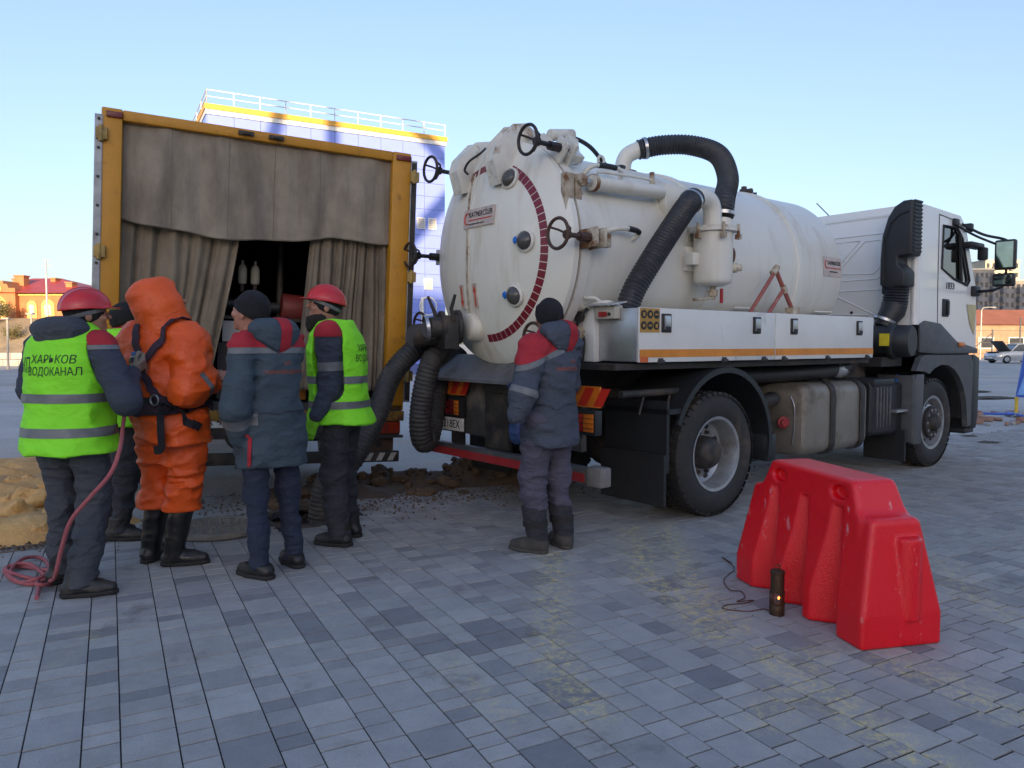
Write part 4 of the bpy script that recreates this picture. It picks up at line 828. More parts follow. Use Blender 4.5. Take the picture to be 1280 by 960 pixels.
# top of the tank near the door: lugs, small cylinder, pipes
for y, x0 in ((-.42, -1.18), (-.50, -.98)): tmk('lifting_lug', MB().plate([(x0 - .05, 2.78), (x0 - .08, 2.92), (x0 + .0, 3.02), (x0 + .09, 3.0), (x0 + .12, 2.82)], y - .02, y + .02, 'y'), m_fit, tank, bevel=.004)
tmk('locking_cylinder', MB().cyl((-1.10, -.42, 3.02), (-.86, -.42, 3.06), .045, n=14).cyl((-.98, -.42, 2.96), (-.92, -.42, 2.98), .05, n=12).cyl((-1.02, -.5, 2.92), (-1.02, -.36, 2.92), .03, n=10), m_fit, tank, bevel=.004)
tmk('cable', MB().tube(catmull([(-.96, -.40, 2.98), (-.82, -.36, 3.06), (-.55, -.30, 3.04), (-.25, -.22, 2.93), (-.05, -.18, 2.97), (.02, -.15, 2.98)], 7), .018, 8), m_blk, tank)
def handle(P, b0, b1, name='grab_handle'):
    Q = catmull(P, 6); h_ = tmk(name, MB().tube(Q, .019, 10), m_tank, tank); n_ = len(Q); tmk('grip', MB().tube(Q[int(n_ * b0):int(n_ * b1)], .022, 10), m_blk, h_)
handle([(-.99, -.66, 2.66), (-.95, -.72, 2.74), (-.82, -.72, 2.77), (-.62, -.72, 2.76), (-.57, -.66, 2.68)], .42, .68)
handle([(-.90, -.84, 2.24), (-.86, -.90, 2.26), (-.74, -.92, 2.27), (-.62, -.92, 2.25), (-.62, -.84, 2.20)], .5, .78)
handle([(-1.02, -.70, 1.66), (-.97, -.92, 1.70), (-.86, -.98, 1.66), (-.70, -.98, 1.66), (-.68, -.86, 1.72)], .5, .72)
for x, z0 in ((.93, 1.72), (2.28, 1.72)): tmk('tank_rail', MB().tube([(x - .15, -.80, z0), (x + .18, -.80, z0)], .01, 6), m_tank, tank)
tmk('drip_rail', MB().tube([(-1.05, -.76, 1.74), (-1.0, -.83, 1.74), (-.86, -.98, 1.58)], .012, 6), m_tank, tank)
tmk('lifting_ring', MB().torus((1.73, -.05, 2.98), (0, 1, 0), .04, .014, 18, 7), m_fit, tank); tmk('relief_valve', MB().cyl((2.05, 0, 2.96), (2.05, 0, 3.06), .05, n=14).cyl((2.05, 0, 3.05), (2.05, 0, 3.09), .03, n=10).cyl((2.05, -.1, 3.03), (2.05, .02, 3.03), .03, n=10), m_dst, tank, bevel=.004); tmk('vent_cap', MB().cyl((2.25, 0, 2.96), (2.25, 0, 3.05), .022, n=10), m_dst, tank)
tmk('lifting_ring', MB().torus((-.42, -.3, 2.95), (0, 1, 0), .035, .012, 16, 6), m_fit, tank)
# filter trap with its pipes and hoses
fy, fx = -1.0, .20
ft = tmk('filter_trap', MB().lathe([(.001, -.235)] + [(.155 * math.sin(t), -.20 - .045 * math.cos(t)) for t in np.linspace(.3, 1.5, 6)] + [(.16, -.18), (.16, .225)], (fx, fy, 2.11), (0, 0, 1), 36), m_tank)
tmk('trap_lid', MB().lathe([(.16, .20), (.195, .205), (.195, .245), (.16, .25), (.001, .25)], (fx, fy, 2.11), (0, 0, 1), 36), m_fit, ft)
for k in range(6): a = k * 1.047; tmk('wing_bolt', MB().cyl((fx + .2 * math.cos(a), fy + .2 * math.sin(a), 2.27), (fx + .2 * math.cos(a), fy + .2 * math.sin(a), 2.375), .014, n=8).box(fx + .2 * math.cos(a) - .02, fx + .2 * math.cos(a) + .02, fy + .2 * math.sin(a) - .02, fy + .2 * math.sin(a) + .02, 2.25, 2.29), m_rust, ft)
tmk('rust_patch', MB().sphere((fx + .135, fy - .095, 2.13), .05, (.5, .5, 1.3), 12, 8), m_rstr, ft); tmk('side_plug', MB().lathe([(.04, 0), (.04, .04), (.028, .045), (.028, .08), (.001, .08)], (fx + .1, fy - .115, 2.02), (.65, -.76, 0), 10), m_rust, ft)
tmk('trap_drain', MB().cyl((fx, fy, 1.76), (fx, fy, 1.89), .024, n=10).cyl((fx, fy, 1.79), (fx, fy, 1.84), .04, n=10).cyl((fx - .25, fy, 1.75), (fx + .02, fy, 1.775), .012, n=8), m_rust, ft); tmk('drain_lever', MB().box(fx + .03, fx + .05, fy - .07, fy - .05, 1.73, 1.85), m_redp, ft); tmk('trap_bracket', MB().box(fx - .24, fx - .13, fy + .02, fy + .10, 2.04, 2.14).box(fx - .2, fx, fy + .12, fy + .3, 2.0, 2.2), m_tank, ft, bevel=.005)
el = catmull([(fx - .02, fy, 2.36), (fx - .02, fy, 2.50), (fx - .08, fy, 2.575), (fx - .2, fy, 2.585), (fx - .30, fy - .02, 2.545)], 8)
tmk('trap_elbow', MB().tube(el, .075, 18), m_tank, ft)
def ribbed(name, pts, r, mat, parent, pitch=.028, amp=.10, n=22):
    Q = catmull(pts, 14); L = [0.]
    for a, b in zip(Q[:-1], Q[1:]): L.append(L[-1] + (b - a).length)
    tot = L[-1]; m_ = int(tot / pitch * 4); P = []; rr_ = []
    for i in range(m_ + 1):
        d = tot * i / m_; k = min(max(0, int(np.searchsorted(L, d)) - 1), len(Q) - 2); t = (d - L[k]) / max(1e-6, L[k + 1] - L[k]); P.append(Q[k].lerp(Q[k + 1], t)); rr_.append(r * (1 + amp * (.5 * math.sin(i * math.pi / 2))))
    return mk(name, MB().tube(P, rr_, n), mat, parent, smooth=60)
def clip(p, d, r, parent): tmk('hose_clip', MB().lathe([(r, -.014), (r + .006, -.014), (r + .006, .014), (r, .014)], p, d, 26, False), m_chr, parent)
h1 = ribbed('side_hose', [(fx - .27, fy - .01, 2.56), (fx - .38, fy - .04, 2.50), (fx - .58, fy - .05, 2.30), (fx - .80, fy - .03, 2.03), (fx - .96, fy + .02, 1.76), (fx - 1.02, fy + .05, 1.50)], .088, m_hose, tk); clip((fx - .33, fy - .025, 2.53), (-.8, -.2, -.45), .094, h1)
tp = Vector((.17, 0, 2.96))
el2 = catmull([tp, tp + Vector((0, 0, .10)), tp + Vector((.03, -.03, .18)), tp + Vector((.12, -.10, .235))], 8); pe = tmk('top_elbow', MB().tube(el2, .075, 18), m_tank, tank); tmk('elbow_flange', MB().lathe([(.09, 0), (.125, .005), (.125, .025), (.075, .03)], tp, (0, 0, 1), 24), m_rust, pe)
h2 = ribbed('overhead_hose', [tp + Vector((.10, -.09, .225)), tp + Vector((.28, -.22, .27)), tp + Vector((.45, -.42, .255)), tp + Vector((.50, -.68, .13)), tp + Vector((.38, -.88, -.12)), (fx + .17, fy + .02, 2.62), (fx + .12, fy, 2.46)], .088, m_hose, tk)
clip(tp + Vector((.15, -.13, .24)), (.8, -.6, .2), .094, h2); clip((fx + .125, fy, 2.485), (.1, 0, 1), .094, h2); tmk('trap_inlet', MB().cyl((fx + .11, fy, 2.36), (fx + .12, fy, 2.44), .075, n=18), m_tank, ft)
# folded red prop on the side
pr = tmk('red_prop', MB().tube([(1.12, -1.0, 2.06), (.70, -1.02, 1.66)], .018, 10).tube([(1.12, -1.0, 2.06), (1.44, -.98, 1.70)], .02, 10).tube([(1.26, -1.0, 1.90), (.98, -1.02, 1.66)], .018, 10), pm('prop_red', (.36, .10, .075), .6, dirt=(.42, .25, .2), ds=12)); tmk('prop_joint', MB().cyl((1.07, -1.0, 2.03), (1.14, -1.0, 2.09), .03, n=10).cyl((1.24, -1.0, 1.92), (1.28, -1.0, 1.87), .028, n=10), m_rust, pr); tmk('prop_foot', MB().box(1.38, 1.5, -1.02, -.94, 1.665, 1.73), m_rust, pr)
# side name plate, wrapped on the tank
def wrap_tank(me):
    for v in me.vertices:
        a, h, d = v.co.y, v.co.x, v.co.z; t = (a) / TR + R(4); v.co = Vector((h, -(TR + d) * math.cos(t), TZ + (TR + d) * math.sin(t)))
mbp = MB()
for i in range(7):
    for q in ((2.20, -.10 + i * .2 / 6), (2.55, -.10 + i * .2 / 6)): mbp.v.append((q[0], q[1], .004))
for i in range(6): mbp.f.append((2 * i, 2 * i + 1, 2 * i + 3, 2 * i + 2))
o = mk('side_name_plate', mbp, MATS['name_plate'], tank); wrap_tank(o.data)
for txt, sz, dx, dy in (('KATMERCİLER', .055, 2.40, .035), ('www.katmerciler.com.tr', .022, 2.38, -.05)):
    q = lettering('plate_lettering', txt, sz, m_blk, o, Matrix.Translation((dx, dy, .007)), sx=.7); wrap_tank(q.data)
q = tmk('logo', MB().tube([(2.255 + .03 * math.cos(t), .02 + .04 * math.sin(t), .006) for t in np.linspace(1.2, 5.0, 10)], .006, 5), m_lr, o); wrap_tank(q.data); q = tmk('logo_bar', MB().box(2.25, 2.53, -.02, -.01, .005, .007), m_lr, o); wrap_tank(q.data)
# ---- outlet valve, suction hoses
vc = ond(.16, 1.53)
tmk('outlet_neck', MB().lathe([(.13, 0), (.115, .03), (.11, .12), (.09, .135), (.001, .14)], vc + Vector((.05, 0, 0)), (-1, .15, 0), 28, False), m_door, door)
vb = vc + Vector((-.14, .02, 0))
val = tmk('outlet_valve', MB().lathe([(.001, 0), (.14, 0), (.14, .035), (.09, .04), (.09, .13), (.135, .135), (.135, .165), (.085, .17), (.085, .25), (.001, .25)], vb, (-1, .35, -.05), 24), m_dst, door, bevel=.004)
tmk('valve_body', MB().box(-.12, .12, -.06, .06, -.07, .20, basis(vb + Vector((-.09, .03, .02)), (.35, 1, 0), (0, 0, 1)) @ Matrix.Rotation(R(90), 4, 'X')), m_dst, val, bevel=.01)
for s_ in (-1, 1): tmk('cam_lever', MB().tube([vb + Vector((-.12, .03 + s_ * .12, .05)), vb + Vector((-.15, .03 + s_ * .13, .14)), vb + Vector((-.16 - .02 * s_, .03 + s_ * .17, .25))], [.02, .016, .012], 8), m_dst, val)
tmk('second_coupling', MB().cyl(vb + Vector((-.02, .20, -.05)), vb + Vector((-.24, .34, -.07)), .095, n=20).cyl(vb + Vector((-.05, .22, -.05)), vb + Vector((-.09, .245, -.055)), .12, n=20), m_dst, val)
def L2(p): return Matrix.Rotation(-(math.pi / 2 - TA), 4, 'Z') @ (Vector(p) - Vector((.90, 7.01, 0)))
s0 = vb + Vector((-.22, .08, -.01))
hp = [s0, L2(at(560, 425, 6.50)), L2(at(541, 448, 6.42)), L2(at(529, 490, 6.40)), L2(at(525, 530, 6.42)), L2(at(529, 552, 6.5)), L2(at(537, 545, 6.62)), L2(at(543, 515, 6.72)), L2(at(552, 470, 6.85)), L2(at(575, 440, 7.0))]
h3 = ribbed('suction_hose', hp, .092, m_hose2, tk, .034, .09); clip(s0 + Vector((-.03, .03, 0)), (-1, .4, -.15), .098, h3)
hp = [vb + Vector((-.22, .33, -.07)), L2(at(545, 424, 6.75)), L2(at(515, 440, 6.62)), L2(at(488, 472, 6.5)), L2(at(470, 520, 6.35)), L2(at(440, 575, 6.2)), (L2((HOLE.x + .15, HOLE.y, .25))), L2((HOLE.x + .05, HOLE.y, -.6))]
ribbed('manhole_hose', hp, .092, m_hose2, tk, .034, .09)
# ---- splash tray, rear frame, lamps, bumper
tmk('splash_tray', MB().add([(-1.18, .95, 1.30), (-1.18, -.86, 1.30), (-1.46, -.70, 1.10), (-1.46, .76, 1.10), (-1.18, .95, 1.285), (-1.18, -.86, 1.285), (-1.46, -.70, 1.085), (-1.46, .76, 1.085)], [(0, 1, 2, 3), (7, 6, 5, 4), (0, 3, 7, 4), (1, 5, 6, 2), (3, 2, 6, 7), (0, 4, 5, 1)]).add([(-1.46, -.70, 1.10), (-1.46, .76, 1.10), (-1.465, .76, 1.075), (-1.465, -.70, 1.075)], [(0, 1, 2, 3)]), pm('tray_steel', (.20, .20, .20), .5, .4, s=6, dirt=(.12, .11, .10), ds=3), smooth=0)
for y in (-.43, .43): tmk('chassis_rail', MB().box(-1.2, 4.6, y - .04, y + .04, .72, 1.02), m_dst)
for x in (-1.16, -.6, .7, 1.4, 2.4, 3.2): tmk('cross_member', MB().box(x, x + .09, -.39, .39, .78, .96), m_dst)
tmk('tank_cradle', MB().box(-1.1, 2.7, -.50, -.40, 1.03, 1.36).box(-1.1, 2.7, .40, .50, 1.03, 1.36), m_dst)
tmk('deck', MB().box(-1.12, 2.55, -1.16, 1.16, 1.2, 1.245), m_dst)
tmk('rear_panel', MB().box(-1.25, -1.2, -.95, .98, .60, 1.06), pm('dirty_panel', (.055, .052, .05), .8, dirt=(.16, .14, .12), ds=4, dlo=.5, dhi=.68, bump=.3)); tmk('box_panel', MB().box(-1.28, -1.25, -.12, .20, .52, .98), m_dst)
bu = tmk('rear_bumper', MB().box(-1.34, -1.26, -1.2, 1.1, .40, .51), m_pgr, bevel=.008); tmk('bumper_red_band', MB().box(-1.344, -1.341, -1.08, 1.08, .405, .47), m_redp, bu); tmk('bumper_end', MB().box(-1.35, -1.24, -1.25, -1.10, .385, .525), pm('worn_end', (.2, .19, .18), .7, s=20), bu, bevel=.015)
for y in (-.7, .7): tmk('bumper_stay', MB().box(-1.26, -1.16, y - .04, y + .04, .45, .9), m_dst)
for yc in (-.985, .68):
    ch = tmk('chevron_panel', MB().box(-1.30, -1.285, yc - .2, yc + .2, .94, 1.09), m_ora)
    for k in range(3): x = yc + .18 - k * .16; tmk('chevron_stripe', MB().add([(-1.303, x, .95), (-1.303, x - .09, .95), (-1.303, x - .17, 1.08), (-1.303, x - .08, 1.08)], [(0, 1, 2, 3)]), pm('chevron_red', (.62, .03, .02), .35), ch)
    lc_ = tmk('tail_lamp', MB().box(-1.31, -1.24, yc - .17, yc + .17, .74, .92), m_pl, bevel=.01)
    for k, (m_, w_) in enumerate(((pm('lens_red', (.42, .02, .02), .2), .1), (pm('lens_dark_red', (.16, .015, .02), .2), .1), (m_ora, .07))): y0 = yc + .15 - k * .105 if yc > 0 else yc - .15 + k * .105 + (0 if True else 0); sgn = -1 if yc > 0 else 1; tmk('lens', MB().box(-1.318, -1.305, min(y0, y0 + sgn * w_), max(y0, y0 + sgn * w_), .765, .895), m_ if yc > 0 else [m_ora, MATS['lens_red'], MATS['lens_dark_red']][k], lc_, bevel=.004)
    mbg = MB()
    for k in range(5): mbg.box(-1.325, -1.321, yc - .17, yc + .17, .755 + k * .035, .759 + k * .035)
    struct(tmk('lamp_guard', mbg, m_pl, lc_, smooth=0), 'stuff')
pl2 = tmk('number_plate', MB().box(-1.30, -1.285, .50, 1.0, .62, .735), m_wht, bevel=.003); lettering('plate_lettering', 'X-4218EX', .105, m_blk, pl2, basis((-1.303, .75, .677), (0, -1, 0), (0, 0, 1)), sx=.92)
# ---- side toolbox
BY = -1.22
tb = tmk('toolbox', MB().box(-.93, 2.47, BY + .012, -.86, 1.262, 1.645), m_boxw)
for x0, x1 in ((-.95, .765), (.775, 2.49)):
    pn_ = tmk('toolbox_door', MB().box(x0, x1, BY - .012, BY + .012, 1.255, 1.655), m_boxw, tb, bevel=.006)
    tmk('orange_band', MB().box(x0 + .004, x1 - .004, BY - .0155, BY - .0125, 1.292, 1.350), m_orange, pn_)
for x in (-.66, .49, 1.05, 2.20):
    l_ = tmk('latch', MB().box(x - .055, x + .055, BY - .022, BY - .0125, 1.475, 1.615), m_dst, tb, bevel=.006); tmk('latch_paddle', MB().box(x - .035, x + .035, BY - .034, BY - .0225, 1.495, 1.60), m_chr, l_, bevel=.006); tmk('latch_recess', MB().box(x - .03, x + .03, BY - .036, BY - .0345, 1.49, 1.52), m_blk, l_)
for x in (-.72, .05, .60, .90, 1.62, 2.36): tmk('hinge', MB().cyl((x - .03, BY - .02, 1.255), (x + .03, BY - .02, 1.255), .018, n=8).box(x - .025, x + .025, BY - .02, BY - .013, 1.235, 1.285), m_dst, tb)
sg = tmk('safety_sign', MB().box(-.945, -.735, BY - .0165, BY - .0125, 1.475, 1.65), pm('sign_ochre', (.50, .28, .05), .5), tb)
for i in range(3):
    for j in range(2):
        cx, cz = -.91 + i * .069, 1.606 - j * .082; d_ = tmk('pictogram', MB().cyl((cx, BY - .0195, cz), (cx, BY - .017, cz), .031, n=20), m_blk, sg)
        tmk('symbol', [MB().box(cx - .012, cx + .012, BY - .021, BY - .0197, cz - .015, cz + .012), MB().cyl((cx, BY - .021, cz), (cx, BY - .0197, cz), .014, n=8), MB().box(cx - .018, cx + .018, BY - .021, BY - .0197, cz - .006, cz + .006)][(i + j) % 3], MATS['sign_ochre'], d_, smooth=0)
tmk('orange_marker', MB().box(-.945, -.86, BY - .019, BY - .0165, 1.258, 1.30), pm('marker_orange', (.7, .13, .02), .3), tb)
tmk('end_panel', MB().box(-.966, -.951, BY, -.84, 1.262, 1.65), m_alu, tb, bevel=.004); tmk('side_panel', MB().box(-1.02, -.93, -.839, -.62, 1.255, 1.66), m_boxw, tb, bevel=.006)
cb = tmk('control_box', MB().box(-1.03, -.967, -1.06, -.86, 1.575, 1.67), pm('control_cream', (.56, .52, .44), .5), tb, bevel=.006); tmk('control_hood', MB().add([(-.93, -1.09, 1.705), (-.93, -.80, 1.71), (-1.09, -.80, 1.685), (-1.09, -1.09, 1.68), (-.93, -1.09, 1.695), (-.93, -.80, 1.70), (-1.09, -.80, 1.675), (-1.09, -1.09, 1.67)], [(0, 1, 2, 3), (7, 6, 5, 4), (0, 3, 7, 4), (1, 5, 6, 2), (2, 6, 7, 3), (0, 4, 5, 1)]), m_alu, cb, smooth=0)
tmk('button', MB().cyl((-1.045, -.94, 1.61), (-1.031, -.94, 1.61), .02, n=12).box(-1.04, -1.031, -.985, -.905, 1.592, 1.628), pm('button_red', (.45, .02, .02), .4), cb); tmk('socket', MB().cyl((-1.04, -1.01, 1.61), (-1.031, -1.01, 1.61), .014, n=10), m_dst, cb)
ga = tmk('pressure_gauge', MB().lathe([(.042, 0), (.042, .035), (.036, .04)], (-1.02, -.70, 1.60), (-1, 0, 0), 22), m_dst, tb); tmk('gauge_face', MB().lathe([(.036, 0), (.001, .002)], (-1.055, -.70, 1.60), (-1, 0, 0), 20, False), m_wht, ga)
tmk('black_hose', MB().tube(catmull([(-1.05, -.80, 1.66), (-1.08, -.76, 1.60), (-1.08, -.71, 1.53), (-1.07, -.66, 1.48), (-1.06, -.69, 1.42), (-1.06, -.76, 1.45), (-1.06, -.77, 1.35), (-1.06, -.74, 1.2)], 6), .013, 8), m_blk, tb)
# ---- wheels
def wheel(name, x, y, out, front=False, Rr=.505):
    ax = Vector((0, out, 0)); c = Vector((x, y, Rr))
    rt = bpy.data.objects.new(name, None); COL.objects.link(rt); rt.parent = tk; rt.location = c; c = Vector((0, 0, 0))
    w2 = .14; rd = .292
    pr_ = [(rd, -w2 + .02), (rd + .03, -w2), (rd + .12, -w2 - .008), (Rr - .03, -w2 + .012), (Rr - .012, -w2 + .03), (Rr - .012, w2 - .03), (Rr - .03, w2 - .012), (rd + .12, w2 + .008), (rd + .03, w2), (rd, w2 - .02)]
    ty = mk('tyre', MB().lathe(pr_, c, ax, 64, False), m_tyre, rt, smooth=50); tr = MB(); u, v, d = frame(ax)
    nb = 44
    for k in range(nb):
        a0 = 2 * math.pi * k / nb
        for q, (y0, y1) in enumerate(((-.128, -.075), (-.062, -.012), (.012, .062), (.075, .128))):
            a = a0 + (q % 2) * math.pi / nb; e = lambda t, r, yy: c + (u * math.cos(t) + v * math.sin(t)) * r + d * yy; da = math.pi / nb * .72
            r1 = Rr if abs(y0) < .1 and abs(y1) < .1 else Rr - .004
            ro = Rr - .028 if q in (0, 3) else Rr - .016
            yo = (-.142 if q == 0 else y0, y1) if q < 3 else (y0, .142)
            P = [e(a - da, r1, y0), e(a + da, r1, y0), e(a + da, r1, y1), e(a - da, r1, y1), e(a - da, ro, yo[0]), e(a + da, ro, yo[0]), e(a + da, ro, yo[1]), e(a - da, ro, yo[1])]
            tr.add(P, [(0, 1, 2, 3), (0, 4, 5, 1), (1, 5, 6, 2), (2, 6, 7, 3), (3, 7, 4, 0)])
    struct(mk('tread_blocks', tr, m_tyre, ty, smooth=0), 'stuff')
    if front: rp_ = [(rd, w2 - .02), (rd + .012, w2 - .01), (rd - .02, w2 - .015), (rd - .04, .02), (.235, .0), (.225, .05), (.20, .085), (.165, .095), (.16, .10), (.16, .12)]
    else: rp_ = [(rd, w2 - .02), (rd + .012, w2 - .005), (rd - .012, w2 - .01), (rd - .03, w2 - .06), (rd - .035, -.02), (rd - .06, -.04), (.215, -.045), (.17, -.025), (.13, -.02)]
    ri = mk('rim', MB().lathe(rp_, c, ax, 48, False), m_rim, rt, smooth=30)
    for k in range(10):
        a = 2 * math.pi * k / 10; p = c + (u * math.cos(a) + v * math.sin(a)) * (.168 if not front else .145) + d * (.115 if front else -.02); mk('wheel_nut', MB().cyl(p, p + d * .03, .016, n=6), m_rim if front else m_dst, ri, smooth=0)
    if not front:
        for k in range(8): a = 2 * math.pi * (k + .5) / 8; p = c + (u * math.cos(a) + v * math.sin(a)) * .226 + d * -.0415; mk('hand_hole', MB().sphere(p, .03, (1, .35, 1), 12, 6), m_blk, ri)
        mk('hub', MB().lathe([(.14, -.03), (.13, .06), (.105, .10), (.06, .12), (.001, .122)], c, ax, 28), m_dst, rt)
    else:
        mk('hub', MB().lathe([(.185, .10), (.18, .135), (.10, .14), (.095, .17), (.07, .195), (.001, .20)], c, ax, 28), m_dst, rt)
        for k in range(8): a = 2 * math.pi * (k + .5) / 8; p = c + (u * math.cos(a) + v * math.sin(a)) * .21 + d * .078; mk('hand_hole', MB().sphere(p, .024, (1, .5, 1), 12, 6), m_blk, ri)
    return rt
wheel('rear_wheel', 0, -1.08, -1); wheel('rear_wheel', 0, -.76, -1); wheel('rear_wheel', 0, 1.08, 1); wheel('rear_wheel', 0, .76, 1)
wheel('front_wheel', 3.97, -1.07, -1, True); wheel('front_wheel', 3.97, 1.07, 1, True)
tmk('rear_axle', MB().cyl((0, -.7, .5), (0, .7, .5), .09, n=14).sphere((0, 0, .5), .24, (1, .9, 1)), m_dst); tmk('front_axle', MB().box(3.9, 4.04, -.95, .95, .4, .52), m_dst)
def arcsheet(r, th, a0, a1, y0, y1, cx, cz, n=24):
    mb = MB(); rings = []
    for k in range(n + 1):
        a = R(a0 + (a1 - a0) * k / n); c_, s_ = math.cos(a), math.sin(a); rings.append([Vector((cx + r * c_, y0, cz + r * s_)), Vector((cx + r * c_, y1, cz + r * s_)), Vector((cx + (r + th) * c_, y1, cz + (r + th) * s_)), Vector((cx + (r + th) * c_, y0, cz + (r + th) * s_))])
    return mb.loft(rings)
for s_ in (-1, 1):
    y0, y1 = (-1.25, -.60) if s_ < 0 else (.60, 1.25)
    fd = tmk('mudguard', arcsheet(.625, .012, -12, 152, y0, y1, .06, .56), m_pl); yo = -1.25 if s_ < 0 else 1.25; tmk('mudguard_lip', arcsheet(.60, .045, -12, 160, yo - .012, yo + .012, .06, .56), m_pl, fd)
    tmk('mudguard_back', MB().box(-.66, -.63, y0, y1, .42, .96).box(-.66, -.45, y0, y1, .86, .9), m_pl, fd); tmk('mud_flap', MB().box(-.70, -.672, y0 - .01, y1, .17, .56), m_blk, fd)
    tmk('guard_front', MB().box(.66, .80, y0, y1, .38, .62), m_pl, fd, bevel=.03)
tmk('mudguard_bar', MB().cyl((-1.0, -1.1, 1.02), (-.35, -1.1, 1.02), .028, n=10).cyl((-.75, -1.1, 1.0), (-.8, -1.1, .86), .01, n=6).cyl((-.45, -1.1, 1.0), (-.5, -1.1, .84), .01, n=6), m_dst)
# ---- fuel tank, air tank, battery box, AdBlue tank
def rbox(name, x0, x1, y0, y1, z0, z1, r, mat, parent=None):     # rounded in the y-z section
    sec = []
    for (cy, cz, a0) in ((y1 - r, z1 - r, 0), (y0 + r, z1 - r, 90), (y0 + r, z0 + r, 180), (y1 - r, z0 + r, 270)):
        for k in range(7): a = R(a0 + 15 * k); sec.append((cy + r * math.cos(a), cz + r * math.sin(a)))
    cy, cz = (y0 + y1) / 2, (z0 + z1) / 2; rg_ = []
    for x, s_ in ((x0, .9), (x0 + .02, .965), (x0 + .05, 1), (x1 - .05, 1), (x1 - .02, .965), (x1, .9)): rg_.append([Vector((x, cy + (a - cy) * s_, cz + (b - cz) * s_)) for a, b in sec])
    return tmk(name, MB().loft(rg_), mat, parent, smooth=40)
m_ft = pm('dull_aluminium', (.30, .275, .235), .5, .5, col2=(.24, .21, .17), s=3, dirt=(.13, .10, .07), ds=2.5, bump=.08, bs=5)
fu = rbox('fuel_tank', 1.36, 2.54, -1.17, -.55, .34, 1.02, .11, m_ft)
def strap(x, w_, y0, y1, z0, z1, r):
    P = []
    for (cy, cz, a0) in ((y1 - r, z1 - r, 0), (y0 + r, z1 - r, 90), (y0 + r, z0 + r, 180), (y1 - r, z0 + r, 270)):
        for k in range(7): a = R(a0 + 15 * k); P.append((cy + r * math.cos(a), cz + r * math.sin(a)))
    return MB().loft([[Vector((x, *p)) for p in P], [Vector((x + w_, *p)) for p in P]], False)
for x in (1.80, 2.36): o = tmk('tank_strap', strap(x, .09, -1.178, -.545, .332, 1.028, .115), m_dst, fu); sm = o.modifiers.new('s', 'SOLIDIFY'); sm.thickness = .006; sm.offset = 1
tmk('tank_seam', MB().tube(catmull([(1.355, -1.05, .45), (1.352, -1.07, .6), (1.352, -1.07, .8), (1.355, -1.03, .90)], 5), .006, 6), m_chr, fu)
tmk('filler_neck', MB().cyl((2.15, -.9, 1.02), (2.15, -.9, 1.06), .05, n=16), m_dst, fu)
tmk('exhaust_pipe', MB().tube(catmull([(.75, -.95, .84), (1.0, -.98, .87), (1.2, -.95, .88), (1.3, -.85, .88)], 5), .06, 14), m_dst); tmk('red_coupling', MB().lathe([(.001, 0), (.055, 0), (.055, .03), (.035, .035), (.035, .06), (.001, .06)], (1.30, -.98, .66), (-.5, -.8, 0), 18), m_redp)
tmk('air_pipe', MB().tube(catmull([(.4, -.70, 1.10), (1.2, -.85, 1.10), (2.0, -.95, 1.12), (2.35, -1.0, 1.16), (2.5, -.95, 1.22)], 6), .075, 14), m_hose); tmk('pipe_cover', MB().sphere((2.28, -1.0, 1.13), .12, (1.3, .6, .7), 14, 8), m_alu)
tmk('side_guard', MB().box(.82, 1.0, -.95, -.80, .32, .92), m_dst, bevel=.02)
bt = rbox('battery_box', 2.62, 3.08, -1.17, -.6, .44, 1.02, .05, m_pl)
for k in range(5): tmk('rib', MB().box(2.70 + k * .068, 2.725 + k * .068, -1.19, -1.165, .52, .94), m_pgr, bt, bevel=.006)
tmk('box_lid', MB().box(2.63, 3.07, -1.19, -.65, .955, 1.03), m_pl, bt, bevel=.015)
ad = rbox('urea_tank', 3.10, 3.50, -1.12, -.6, .40, .98, .06, m_pl); tmk('blue_cap', MB().cyl((3.42, -1.05, .97), (3.44, -1.08, 1.04), .05, n=16), pm('cap_blue', (.02, .17, .50), .4), ad); tmk('step', MB().box(3.12, 3.50, -1.19, -1.1, .66, .685), m_alu, ad)
tmk('front_mud_flap', MB().box(3.30, 3.33, -1.2, -.75, .12, .46), m_blk)
tmk('engine', MB().box(2.75, 4.3, -.45, .45, .55, 1.25).cyl((2.7, -.2, 1.1), (3.2, -.2, 1.1), .2, n=14).box(2.7, 3.1, -.85, -.4, 1.0, 1.2), m_dst)
# ---- cab
CR, CF = 3.46, 5.02
def cabside(y0, y1, nm):
    out = [(CR, 1.60), (CR, 2.82), (CR + .1, 2.90), (4.50, 2.87), (4.66, 2.76), (CF - .02, 2.06), (CF + .03, 1.60), (CF + .03, 1.30), (4.62, 1.30), (4.4, 1.36), (3.9, 1.56)]
    hole = [(4.03, 2.24), (4.05, 2.72), (4.42, 2.72), (4.56, 2.62), (4.80, 2.14), (4.74, 2.08), (4.35, 2.14)]
    return tmk(nm, MB().plate(out, y0, y1, 'y', [hole]), m_cabw, smooth=30), hole
csr, hole = cabside(-1.22, -1.18, 'cab_side'); csl, _ = cabside(1.18, 1.22, 'cab_side')
for y in (-1.2, 1.2):
    gl = tmk('door_window', MB().plate(hole, y - .006, y + .006, 'y'), m_glass, csr if y < 0 else csl); yy = y - .024 if y < 0 else y + .024
    tmk('window_seal', MB().tube([(a, yy, b) for a, b in hole], .014, 6, closed=True), m_blk, gl); tmk('quarter_bar', MB().tube([(4.50, yy, 2.66), (4.56, yy, 2.11)], .02, 6), m_blk, gl)
